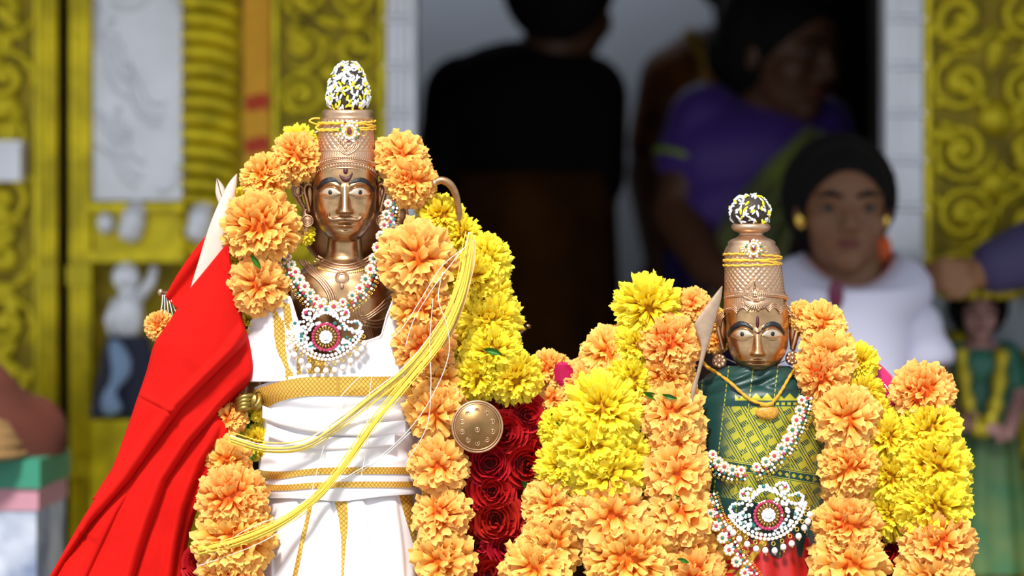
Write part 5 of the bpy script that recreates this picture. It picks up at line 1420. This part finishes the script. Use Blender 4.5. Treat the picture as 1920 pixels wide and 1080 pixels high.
# body under the cloth
T2 = [(680, 1421, 34, 34, 34), (696, 1420, 46, 44, 44), (712, 1418, 80, 56, 56), (735, 1420, 104, 66, 62), (790, 1426, 114, 74, 68), (870, 1429, 112, 76, 70), (950, 1425, 104, 76, 70), (1320, 1420, 110, 84, 76)]
obj('torso', rings(T2, 680, 1320, 64, 60, 0.95).px(), BRONZE, s2)
obj('base', G().lathe([(0, 0), (0.075, 0), (0.075, 0.012), (0.06, 0.02), (0.06, 0.03), (0.0, 0.03)], P(1420, BY, 0), 32), BRONZE_M, s2)
grain_ball('rice_coated_knob', 'small round dark knob dotted with rice on the green draped statue crown', 1406.5, 366, 430, 37, -26, 78, 26, 9, 0.80, 0.95)
brooch('crown_brooch', 'pointed jewelled brooch with dark red drop on the green draped statue crown', 1413, 466, -80, 17, None)
cord_loops('golden_cord', 'golden yellow cord wound around the green draped statue crown', 1411, (480, 486, 492, 496), 53, -26, (-4, 3, -5, 2))

# sari silk
def sari_mat():
    m = bpy.data.materials.new('green_brocade'); m.use_nodes = True; nt = m.node_tree; b = nt.nodes['Principled BSDF']
    x, X, Y = uvxy(nt, 2000.0)
    Yc = x.sb(Y, x.mul(x.m('POWER', x.m('DIVIDE', x.sb(X, 1425.0), 60.0), 2.0), -3.0))
    qd = x.sb(x.mul(X, 0.86), x.mul(Y, 0.5)); rd = x.add(x.mul(X, 0.5), x.mul(Y, 0.86))
    fq = x.fr(x.m('DIVIDE', qd, 27.0))
    lines = x.mul(x.lt(fq, 0.5), x.lt(x.fr(x.m('DIVIDE', qd, 4.5)), 0.62))
    hatch = x.mul(x.gt(fq, 0.5), x.mx(x.lt(x.fr(x.m('DIVIDE', rd, 22.0)), 0.55), x.lt(x.fr(x.m('DIVIDE', x.sb(X, Y), 5.0)), 0.35)))
    weave = x.mx(lines, hatch)
    lowb = x.add(x.mul(x.sb(X, 1340.0), 0.16), 868.0)           # the dotted band slopes down across the chest
    dy = x.sb(Y, lowb)
    inband = x.between(dy, -11.0, 11.0)
    dots = x.mul(x.between(dy, -4.5, 4.5), x.lt(x.add(x.ab(x.mul(x.sb(x.fr(x.m('DIVIDE', X, 13.0)), 0.5), 13.0)), x.ab(dy)), 4.5))
    rails = x.mx(x.between(x.ab(dy), 7.0, 8.6), x.between(x.ab(dy), 10.0, 11.5))
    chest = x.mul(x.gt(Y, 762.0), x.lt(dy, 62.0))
    chest = x.mul(chest, x.ss(X, 1346.0, 1386.0))  # weave fades out at the left: shade there is put into the pattern
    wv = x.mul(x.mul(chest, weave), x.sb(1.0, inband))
    tri = x.add(x.mul(x.ab(x.sb(x.fr(x.m('DIVIDE', X, 21.0)), 0.5)), 22.0), 737.0)
    teeth = x.mul(x.mul(x.gt(Y, tri), x.lt(Y, 751.0)), x.between(X, 1378.0, 1500.0))
    tb2 = x.between(Y, 752.0, 762.0)
    tdots = x.mul(x.mul(x.mul(tb2, x.between(X, 1452.0, 1510.0)), x.lt(x.ab(x.sb(x.fr(x.m('DIVIDE', X, 11.0)), 0.5)), 0.3)), x.between(Y, 754.5, 759.5))
    plain = x.mul(x.mul(x.lt(x.ab(x.sb(x.fr(x.m('DIVIDE', x.add(X, x.mul(Y, 0.12)), 46.0)), 0.5)), 0.022), x.lt(x.fr(x.m('DIVIDE', Y, 9.0)), 0.65)), 0.8)
    gold = x.mx(x.mx(x.mx(wv, dots), x.mx(rails, teeth)), x.mx(tdots, plain))
    c = x.mixc(gold, (0.001, 0.040, 0.033), (0.50, 0.46, 0.03))
    nt.links.new(c, b.inputs['Base Color'])
    nt.links.new(x.mul(gold, 0.45), b.inputs['Metallic'])
    b.inputs['Roughness'].default_value = 0.42; b.inputs['Sheen Weight'].default_value = 0.1
    bp = nt.nodes.new('ShaderNodeBump'); bp.inputs['Strength'].default_value = 0.35; bp.inputs['Distance'].default_value = 0.0004
    nt.links.new(gold, bp.inputs['Height']); nt.links.new(bp.outputs[0], b.inputs['Normal'])
    return m
def skirt_mat():
    m = bpy.data.materials.new('red_gold_silk'); m.use_nodes = True; nt = m.node_tree; b = nt.nodes['Principled BSDF']
    x, X, Y = uvxy(nt, 2000.0)
    e = x.sb(X, x.add(1428.0, x.mul(x.sb(1030.0, Y), 0.75)))     # slanting edge of the gold border
    big = x.lt(e, -38.0)
    strip = x.between(e, -14.0, 0.0)
    rr = x.m('SQRT', x.add(x.m('POWER', x.mul(x.sb(x.fr(x.m('DIVIDE', X, 48.0)), 0.5), 48.0), 2.0), x.m('POWER', x.mul(x.sb(x.fr(x.m('DIVIDE', Y, 52.0)), 0.5), 52.0), 2.0)))
    motif = x.mul(x.lt(x.ab(x.sb(rr, 13.0)), 3.0), big)
    fine = x.lt(x.fr(x.m('DIVIDE', x.add(X, Y), 5.0)), 0.8)
    dots = x.mul(x.between(e, -32.0, -20.0), x.lt(x.fr(x.m('DIVIDE', Y, 12.0)), 0.5))
    gold = x.mx(x.mul(x.mul(big, fine), x.sb(1.0, motif)), x.mx(strip, dots))
    c = x.mixc(gold, (0.42, 0.008, 0.006), (0.62, 0.40, 0.04))
    nt.links.new(c, b.inputs['Base Color']); nt.links.new(x.mul(gold, 0.5), b.inputs['Metallic'])
    b.inputs['Roughness'].default_value = 0.45
    return m
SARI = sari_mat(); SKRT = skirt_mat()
sc_ = thing('green_sari', 'green silk sari with gold weave over the smaller statue', 'sari', P(1420, BY - 2, 0))
W2 = [(682, 1422, 54, 62, 50), (690, 1421, 66, 66, 56), (702, 1419, 90, 70, 62), (718, 1418, 110, 74, 66), (745, 1422, 122, 84, 70), (790, 1428, 126, 92, 76), (850, 1430, 126, 96, 80), (930, 1427, 118, 96, 82), (1000, 1422, 112, 96, 84), (1060, 1420, 112, 98, 84)]
def sari_fn(u, v):
    a = 2 * math.pi * u; sa = math.sin(a); ca = math.cos(a)
    x0 = 1425 + 120 * sa
    yb = 955 + 90 * sstep(1330, 1470, x0); y = lerp(686, yb, v)
    cx, W, F, B = table(W2, y)
    f = 2.5 * math.sin(x0 * 0.07 + y * 0.025) + 4 * noise.noise(Vector((x0 * 0.012, y * 0.014, 5))) - 4 * gs((y - 720 - 0.25 * abs(x0 - 1421)) / 6) + 2 * math.sin(y * 0.16 + x0 * 0.05) * sstep(960, 900, y) * sstep(690, 720, 740 - abs(y - 715))
    f += 5 * math.sin(y * 0.3 + x0 * 0.12) * gs((y - 712) / 14)
    return (cx + (W + f * 0.3) * sa, y, -(F if ca > 0 else B) * ca - (f if ca > 0 else 0) * ca)
gg = G().grid(sari_fn, 150, 110, cu=True, uvf=lambda p, u, v: (p.x / 2000, p.y / 2000))
sbv2 = bvh_of(gg)
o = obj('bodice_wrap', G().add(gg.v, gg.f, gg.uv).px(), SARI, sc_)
def skirt2(u, v):
    a = 2 * math.pi * u; y = lerp(940, 1322, v); W = lerp(106, 150, sstep(940, 1250, y)); F = lerp(90, 125, sstep(940, 1250, y)); x = 1420 + W * math.sin(a)
    k = 5 * math.sin(a * 14) * sstep(960, 1040, y) + 3 * noise.noise(Vector((x * .02, y * .02, 2)))
    return (1420 + (W + k) * math.sin(a), y, -(F + k) * math.cos(a))
obj('red_skirt', G().grid(skirt2, 160, 40, cu=True, uvf=lambda p, u, v: (p.x / 2000, p.y / 2000)).px(), SKRT, sc_, label='red silk skirt with gold border')

# magenta silk peeping out behind
def mag(u, v):
    a = crom([(1580, 640, 0), (1630, 668, 0), (1668, 700, 0), (1690, 735, 0), (1706, 800, 0)], 24)[int(round(v * 23))]; b = crom([(1520, 720, 0), (1560, 760, 0), (1600, 800, 0), (1640, 840, 0), (1660, 880, 0)], 24)[int(round(v * 23))]
    p = a.lerp(b, u); return (p.x, p.y, 4 - 14 * math.sin(math.pi * u) + 5 * math.sin(u * 14 + v * 4))
o = obj('magenta_cloth', G().grid(mag, 24, 24).px(), MAGENTA); o.modifiers.new('thick', 'SOLIDIFY').thickness = 0.002
tag(o, 'strip of magenta silk peeping out behind yellow flowers by the smaller statue', 'cloth')

# blade behind the statue's shoulder
flat_blade('dagger', 'dull leaf shaped blade standing beside the smaller statue crown', 'dagger', [(1353, 536), (1330, 565), (1303, 604), (1306, 622), (1314, 650), (1308, 690), (1296, 730), (1290, 790), (1290, 860)], [(1355, 537), (1352, 562), (1344, 592), (1336, 620), (1324, 660), (1312, 704), (1302, 745), (1300, 790), (1300, 860)], -88, 3, BLADE, P(1296, 860, -88))

# turmeric cord and pendant
t = thing('turmeric_cord_pendant', 'yellow cord tied with a lump of turmeric over the green sari', 'pendant', P(1438, 786, -96))
def on(x, y, l): return (x, y, hit(sbv2, x, y, -60) - l)
obj('cord', G().tube(crom([(1316, 676, -60), (1326, 688, -72), on(1345, 700, 4), on(1370, 718, 4), on(1392, 738, 4), on(1412, 752, 5), on(1432, 758, 6)], 40), [3.2 + 0.5 * math.sin(i * 1.9) for i in range(40)], 8).px(), CORD, t)
obj('cord', G().tube(crom([(1494, 688, -66), on(1482, 704, 4), on(1468, 728, 4), on(1456, 746, 5), on(1446, 758, 6)], 30), [3.0 + 0.5 * math.sin(i * 1.9) for i in range(30)], 8).px(), CORD, t)
dd = hit(sbv2, 1438, 772) - 8
obj('knot', G().tube([(1426, 758, dd), (1438, 760, dd - 2), (1450, 756, dd)], [4, 5, 4], 8).px(), CORD, t)
def lump(u, v):
    th = math.pi * v; ph = 2 * math.pi * u; n = 1 + 0.10 * noise.noise(Vector((math.cos(ph) * 2, math.sin(ph) * 2, v * 4)))
    return (1439 + 22 * n * math.sin(th) * math.cos(ph), 774 + 12.5 * n * math.cos(th), dd - 7 * math.sin(th) * math.sin(ph))
obj('turmeric_lump', G().grid(lump, 26, 16, cu=True).px(), mat('turmeric', (0.72, 0.34, 0.03), 0.4, 0.0, var=0.4, nscale=250, bump=0.5, bscale=500), t)
# necklaces two
rnd = random.Random(12)
t = thing('jewelled_necklace', 'jewelled necklace with eye shaped pearl pendant over the green sari', 'necklace', P(1430, 1030, -112))
necklace_strand(t, [(1514, 742, -78), (1505, 782, -92), (1488, 822, -100), (1462, 858, -106), (1434, 878, -108), (1412, 888, -108)], 1, 9, 10.0, rnd)
necklace_strand(t, [(1324, 850, -76), (1346, 878, -92), (1372, 890, -102), (1400, 890, -108)], -1, 5, 9.5, rnd)
pendant(t, 1441, 966, 72, -116, -0.17, rnd)
t = thing('jewelled_necklace', 'second jewelled strand hanging down onto the red and gold skirt', 'necklace', P(1400, 1120, -110))
necklace_strand(t, [(1330, 925, -92), (1344, 968, -104), (1362, 1004, -112), (1384, 1042, -116), (1412, 1080, -120), (1440, 1120, -124)], 1, 9, 9.5, rnd)

# ------------------------------------------------------------------ flowers
def flower_mesh(name, N, thmax, wid, L0, curl, ruffle, seed, flat, m, na=5, nb=6, lvar=0.14, notch=0.05):
    rnd = random.Random(seed); g = G()
    for i in range(N):
        tt = (i + 0.5) / N
        th = math.acos(1 - tt * (1 - math.cos(thmax))) + rnd.uniform(-0.06, 0.06); ph = i * 2.399963 + rnd.uniform(-0.2, 0.2)
        n = Vector((math.sin(th) * math.cos(ph), math.sin(th) * math.sin(ph), math.cos(th)))
        e = Vector((math.cos(th) * math.cos(ph), math.cos(th) * math.sin(ph), -math.sin(th)))
        w_ = Vector((-math.sin(ph), math.cos(ph), 0))
        tw = rnd.gauss(0, 0.45); c, s_ = math.cos(tw), math.sin(tw); e, w_ = e * c + w_ * s_, w_ * c - e * s_
        L1 = rnd.uniform(1 - lvar, 1 + lvar * 0.6); W = wid * rnd.uniform(0.75, 1.3); cu = curl * rnd.uniform(0.5, 1.5)
        ph2 = rnd.uniform(0, 6.28); fr = rnd.uniform(3.0, 5.5); lean = rnd.gauss(0, 0.10)
        tipj = [rnd.uniform(-notch, notch) for _ in range(nb)]
        o = len(g.v)
        for a in range(na):
            s1 = a / (na - 1); r = L0 + (L1 - L0) * s1; ww = W * (0.28 + 0.72 * s1 ** 0.8) * (0.86 if a == na - 1 else 1)
            for b in range(nb):
                bb = b / (nb - 1) * 2 - 1
                rr = r - 0.10 * bb * bb * s1 + (tipj[b] if a == na - 1 else 0)
                p = n * rr + w_ * (bb * ww / 2 + lean * s1) + e * (cu * s1 ** 2.4 + ruffle * math.sin(bb * fr + ph2) * s1 + 0.05 * bb * bb)
                g.v.append(Vector((p.x, p.y, p.z * flat))); g.uv.append((bb * 0.5 + 0.5, s1))
        for a in range(na - 1):
            for b in range(nb - 1):
                q = o + a * nb + b; g.f.append((q, q + 1, q + nb + 1, q + nb)); g.mi.append(0)
    # heart that closes the middle
    k = len(g.v); g.ell((0, 0, 0), (L0 * 1.15, L0 * 1.15, L0 * 1.1 * flat), 14, 9)
    for i in range(k, len(g.v)): g.uv[i] = (0.5, 0.05)
    me = meshdata(name, g); setmats(me, m); return me
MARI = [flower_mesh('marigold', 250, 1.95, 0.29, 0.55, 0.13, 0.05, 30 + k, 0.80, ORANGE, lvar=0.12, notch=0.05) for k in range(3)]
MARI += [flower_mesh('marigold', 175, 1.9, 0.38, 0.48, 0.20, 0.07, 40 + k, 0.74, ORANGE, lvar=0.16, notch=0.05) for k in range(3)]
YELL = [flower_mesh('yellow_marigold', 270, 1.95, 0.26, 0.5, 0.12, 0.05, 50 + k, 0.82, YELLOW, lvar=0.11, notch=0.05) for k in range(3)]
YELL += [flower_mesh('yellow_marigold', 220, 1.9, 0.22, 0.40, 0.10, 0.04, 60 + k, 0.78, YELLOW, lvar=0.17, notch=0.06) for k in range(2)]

def rose_mesh(seed):
    rnd = random.Random(seed); g = G()
    for k in range(22):
        f = k / 21; r = 0.08 + 0.80 * f ** 0.85; a0 = k * 2.399963 + rnd.uniform(-.3, .3); span = lerp(2.6, 1.5, f) * rnd.uniform(0.9, 1.15)
        top = 0.62 - 0.62 * f ** 1.6 + rnd.uniform(-.05, .05); ph = rnd.uniform(0, 6.28)
        def fn(u, v):
            a = a0 + (u - 0.5) * span; e = 1 - (2 * u - 1) ** 4 * 0.35
            z = lerp(-0.55, top * e, v); fl = (0.03 + 0.22 * f) * v ** 3
            rr = r * (0.55 + 0.45 * v ** 0.6) + fl + 0.030 * math.sin(a * 3 + ph) * v + 0.012 * math.sin(a * 9 + ph * 2) * v * v
            return (rr * math.cos(a), rr * math.sin(a), z - 0.12 * f * v ** 6)
        g.grid(fn, 12, 7)
    g.ell((0, 0, -0.25), (0.7, 0.7, 0.35), 14, 8)
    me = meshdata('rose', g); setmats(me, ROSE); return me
ROSES = [rose_mesh(70 + k) for k in range(4)]
g = G().grid(lambda u, v: ((u - 0.5) * 0.7 * math.sin(math.pi * (0.04 + 0.94 * v)) , v * 2 - 1, 0.35 * (u - 0.5) ** 2 * 4 - 0.25 * (v - 0.5) ** 2), 7, 10)
LEAFM = meshdata('leaf', g); setmats(LEAFM, LEAF)

FR = random.Random(77)
def flower(t, kind, x, y, r, d, lean=None, var=None):
    ms = {'o': MARI, 'y': YELL, 'r': ROSES}[kind]; nm = {'o': 'marigold', 'y': 'yellow_marigold', 'r': 'rose'}[kind]
    me = ms[var % len(ms)] if var is not None else ms[FR.randrange(len(ms))]
    lx, lz = lean if lean else (FR.uniform(-0.45, 0.45), FR.uniform(-0.35, 0.45))
    o = place(nm, me, t, P(x, y, d), facing(lx, lz, FR.uniform(0, 6.28)), r * S)
    return o
def garland(name, label, flowers, base, leaves=(), string=None):
    t = thing(name, label, 'garland', P(*base))
    for f in flowers: flower(t, *f)
    for (x, y, d, r, ang) in leaves:
        place('leaf', LEAFM, t, P(x, y, d), facing(FR.uniform(-.4, .4), FR.uniform(-.4, .4), ang), r * S)
    if string: obj('string', G().tube(crom(string, 60), 1.2, 5).px(), THREADW, t)
    return t

# garland of orange marigolds on statue one
L1 = [('o', 556, 296, 50, -20, (-0.2, 0.2)), ('o', 498, 334, 48, -24, (-0.3, 0.2)), ('o', 490, 428, 74, -52, (-0.1, 0.05)), ('o', 484, 534, 58, -62, (-0.1, -0.1)), ('o', 300, 612, 30, 2, (-0.2, 0.1)),
      ('o', 440, 672, 36, -10), ('o', 432, 786, 34, -36), ('o', 428, 862, 46, -56), ('o', 436, 938, 68, -86, (-0.05, 0.1)), ('o', 440, 1010, 76, -88, (0.1, 0.2)), ('o', 432, 1075, 66, -80), ('o', 440, 1160, 64, -80), ('o', 450, 1240, 64, -80), ('o', 470, 1290, 50, -90)]
R1 = [('o', 752, 296, 52, -14, (0.15, 0.35)), ('o', 770, 342, 50, -30, (0.25, 0.0)), ('o', 782, 486, 74, -72, (0.05, 0.05)), ('o', 792, 574, 58, -66, (0.1, -0.1)), ('o', 796, 648, 60, -70, (0.0, -0.1)), ('o', 824, 712, 50, -60, (0.3, 0.1)),
      ('o', 818, 772, 58, -76), ('o', 822, 872, 56, -84, (0, 0.05)), ('o', 828, 966, 58, -84), ('o', 832, 1048, 62, -86), ('o', 836, 1130, 60, -86), ('o', 830, 1210, 60, -86), ('o', 820, 1282, 56, -90)]
garland('marigold_garland', 'orange marigold garland around the moustached statue head and shoulders', L1 + R1, (640, 1335, -60),
        [(480, 490, -100, 16, 0.6), (430, 1040, -130, 12, 1.2), (700, 285, 0, 14, 0.3)], [(300, 600, 0), (440, 672, 6), (436, 800, -20), (440, 1000, -50), (440, 1250, -50)])
# yellow and rose garland behind it
Y1 = [('y', 452, 480, 40, -8), ('y', 462, 380, 34, 6), ('y', 470, 610, 44, -8), ('y', 486, 760, 34, -18), ('y', 484, 830, 36, -14), ('y', 560, 270, 38, 26), ('y', 570, 440, 22, 6), ('y', 826, 410, 48, -12, (0.2, 0.3)), ('y', 866, 440, 40, -20, (0.4, 0.3)),
      ('y', 908, 490, 54, -16, (0.3, 0.3), 0), ('y', 884, 520, 56, -34, (0.1, 0.1), 1), ('y', 912, 562, 56, -24, (0.35, 0.0), 3), ('y', 918, 606, 64, -34, (0.2, -0.1), 4), ('y', 922, 660, 60, -46, (0.2, 0.1), 2), ('y', 965, 708, 54, -46, (0.3, -0.2), 0), ('y', 896, 704, 52, -50, (0.0, -0.2), 1), ('y', 860, 590, 40, -22), ('y', 858, 640, 40, -30)]
RO = [('r', 905, 748, 40, -30), ('r', 985, 780, 44, -38, (0.3, 0.1)), ('r', 946, 812, 48, -52, (0.1, 0.1)), ('r', 1004, 838, 40, -36, (0.5, 0.1)), ('r', 918, 868, 46, -56, (0.0, 0.15)), ('r', 986, 872, 50, -50, (0.25, 0.0)), ('r', 922, 920, 46, -56, (0.05, 0.1)), ('r', 890, 890, 36, -26), ('r', 992, 930, 38, -30), ('r', 928, 974, 52, -58, (0.0, 0.0)), ('r', 990, 980, 40, -36, (0.4, 0)),
      ('r', 900, 1020, 46, -40), ('r', 952, 1024, 48, -56, (0.1, -0.1)), ('r', 916, 1076, 50, -56), ('r', 870, 1060, 40, -20), ('r', 984, 1070, 40, -30), ('r', 870, 960, 34, -14), ('r', 900, 1140, 50, -50), ('r', 950, 1200, 50, -50), ('r', 910, 1260, 50, -50), ('r', 930, 1300, 46, -60), ('r', 376, 1056, 36, -50), ('r', 372, 1120, 40, -50)]
garland('yellow_rose_garland', 'garland of yellow marigolds passing into dark red roses beside the moustached statue', Y1 + RO, (910, 1335, -40),
        [(924, 660, -102, 18, 1.3), (462, 770, -30, 34, 0.2), (470, 850, -30, 30, -0.2), (985, 905, -60, 16, 0.5), (1000, 945, -60, 16, 2.5), (880, 1010, -60, 16, 1.0)], [(560, 270, 30), (640, 250, 40), (826, 410, 6), (915, 600, 0), (930, 800, -10), (920, 1290, -10)])
# garlands of statue two
L2 = [('o', 1300, 572, 34, -16, (0, 0.3)), ('o', 1256, 648, 60, -56, (0.05, 0.1)), ('o', 1252, 706, 54, -52, (0.05, -0.35)), ('o', 1258, 774, 64, -70, (0.0, 0.2)), ('o', 1268, 826, 56, -74, (0.2, -0.1)), ('o', 1266, 890, 66, -84, (0.1, 0.1)), ('o', 1274, 962, 66, -86, (0, 0.25)), ('o', 1284, 1020, 56, -80, (0.1, -0.3)), ('o', 1300, 1078, 60, -84), ('o', 1300, 1160, 60, -84), ('o', 1300, 1240, 60, -84), ('o', 1310, 1290, 50, -90),
      ('o', 1340, 600, 26, 4), ('o', 1342, 640, 24, 0)]
R2 = [('o', 1506, 596, 34, -4, (0.0, 0.4)), ('o', 1540, 610, 46, -16, (0.2, 0.2)), ('o', 1552, 668, 56, -34, (0.1, 0.0)), ('o', 1540, 706, 52, -48, (0.0, -0.2)), ('o', 1588, 786, 64, -70, (0.1, 0.05)), ('o', 1592, 876, 58, -78, (0.0, 0.1)), ('o', 1590, 916, 50, -60, (-0.2, -0.3)), ('o', 1588, 988, 64, -84, (0.0, 0.05)), ('o', 1592, 1058, 74, -88, (0.0, 0.1)), ('o', 1590, 1150, 66, -86), ('o', 1585, 1230, 66, -86), ('o', 1575, 1290, 56, -90)]
garland('marigold_garland', 'orange marigold garland framing the smaller statue and its green sari', L2 + R2, (1430, 1335, -60), [(1256, 742, -104, 14, 1.3), (1262, 930, -120, 12, 1.5), (1280, 1052, -130, 12, 1.2), (1255, 820, -100, 14, 0.5)], [(1340, 600, 10), (1258, 700, -20), (1268, 900, -40), (1300, 1290, -50)])
Y2 = [('y', 1216, 578, 66, -30, (0.0, 0.1), 3), ('y', 1196, 650, 48, -40, (-0.1, 0.0), 1), ('y', 1186, 712, 52, -46, (0, -0.1), 0), ('o', 1142, 664, 54, -20, (-0.2, 0.2)), ('o', 1098, 716, 48, -18, (-0.2, 0.3)), ('o', 1030, 694, 40, 6), ('o', 1038, 752, 40, -6), ('y', 1130, 770, 76, -86, (0.0, 0.35), 4), ('y', 1052, 806, 46, -40), ('y', 1110, 838, 72, -92, (0, 0.1), 0), ('y', 1170, 850, 52, -78, (0.1, 0), 2), ('y', 1058, 872, 56, -70, (-0.2, 0), 1), ('y', 1140, 888, 72, -90, (0, -0.1), 2), ('y', 1210, 820, 40, -50),
      ('o', 1034, 946, 54, -76, (-0.2, 0.2)), ('o', 1146, 966, 74, -98, (0.0, 0.1)), ('o', 1040, 1016, 60, -84), ('o', 1178, 1048, 84, -104, (0, 0.05)), ('o', 1006, 1066, 66, -92, (-0.2, 0.1)), ('y', 1092, 914, 40, -70), ('o', 1080, 1010, 44, -50), ('o', 1020, 1140, 64, -90), ('o', 1170, 1150, 74, -90), ('o', 1100, 1220, 74, -90), ('o', 1150, 1290, 60, -90), ('o', 1030, 1280, 60, -90)]
Y3 = [('y', 1612, 680, 38, -22, (0.3, 0.2), 3), ('y', 1616, 740, 44, -30, (0.2, 0.0), 4), ('o', 1730, 738, 62, -52, (0.1, 0.2)), ('y', 1742, 806, 62, -66, (0.1, 0.2), 0), ('y', 1664, 822, 52, -56, (0, 0.1), 1), ('y', 1752, 876, 72, -78, (0.15, 0.0), 2), ('y', 1672, 896, 56, -62, (0, 0), 4), ('y', 1748, 946, 74, -84, (0.1, -0.1), 0), ('y', 1668, 962, 54, -58, (0, -0.1), 3), ('r', 1664, 1034, 44, -40), ('r', 1672, 1090, 48, -40), ('o', 1758, 1018, 72, -92, (0.05, 0.1)), ('o', 1752, 1086, 74, -94, (0.05, -0.1)), ('o', 1740, 1170, 70, -90), ('o', 1735, 1260, 70, -90), ('y', 1640, 780, 38, -40), ('r', 1700, 870, 30, -20), ('r', 1650, 1160, 48, -40), ('r', 1660, 1250, 48, -50)]
t = garland('mixed_flower_garland', 'thick garland of yellow and orange marigolds draped over the smaller statue', Y2 + Y3, (1430, 1335, -40),
        [(1220, 740, -90, 18, 1.2), (1040, 790, -60, 16, 0.4), (1066, 930, -90, 18, 0.8), (1704, 785, -80, 18, 0.3), (1010, 860, -50, 16, 1.0), (1245, 868, -80, 18, 1.4)], [(1030, 694, 14), (1142, 664, 0), (1216, 578, 0), (1300, 640, 40), (1420, 690, 70), (1540, 650, 40), (1618, 680, 6), (1700, 820, -20), (1740, 1260, -30)])
g = G()
def bud(u, v):
    a = 2 * math.pi * u; th = math.pi * v; r = 1 + 0.12 * math.sin(a * 3 + v * 5)
    return (1054 + 17 * r * math.sin(th) * math.cos(a), 700 - 22 * math.cos(th), -16 - 14 * r * math.sin(th) * math.sin(a))
o = obj('rosebud', g.grid(bud, 24, 14, cu=True).px(), PINKP, t)
for k in range(3):
    obj('petal', G().grid(lambda u, v: (1040 + 30 * u + 4 * k, 684 + 30 * v + 5 * k, -30 - 8 * math.sin(math.pi * u) + 6 * v), 8, 8).px(), PINKP, o)
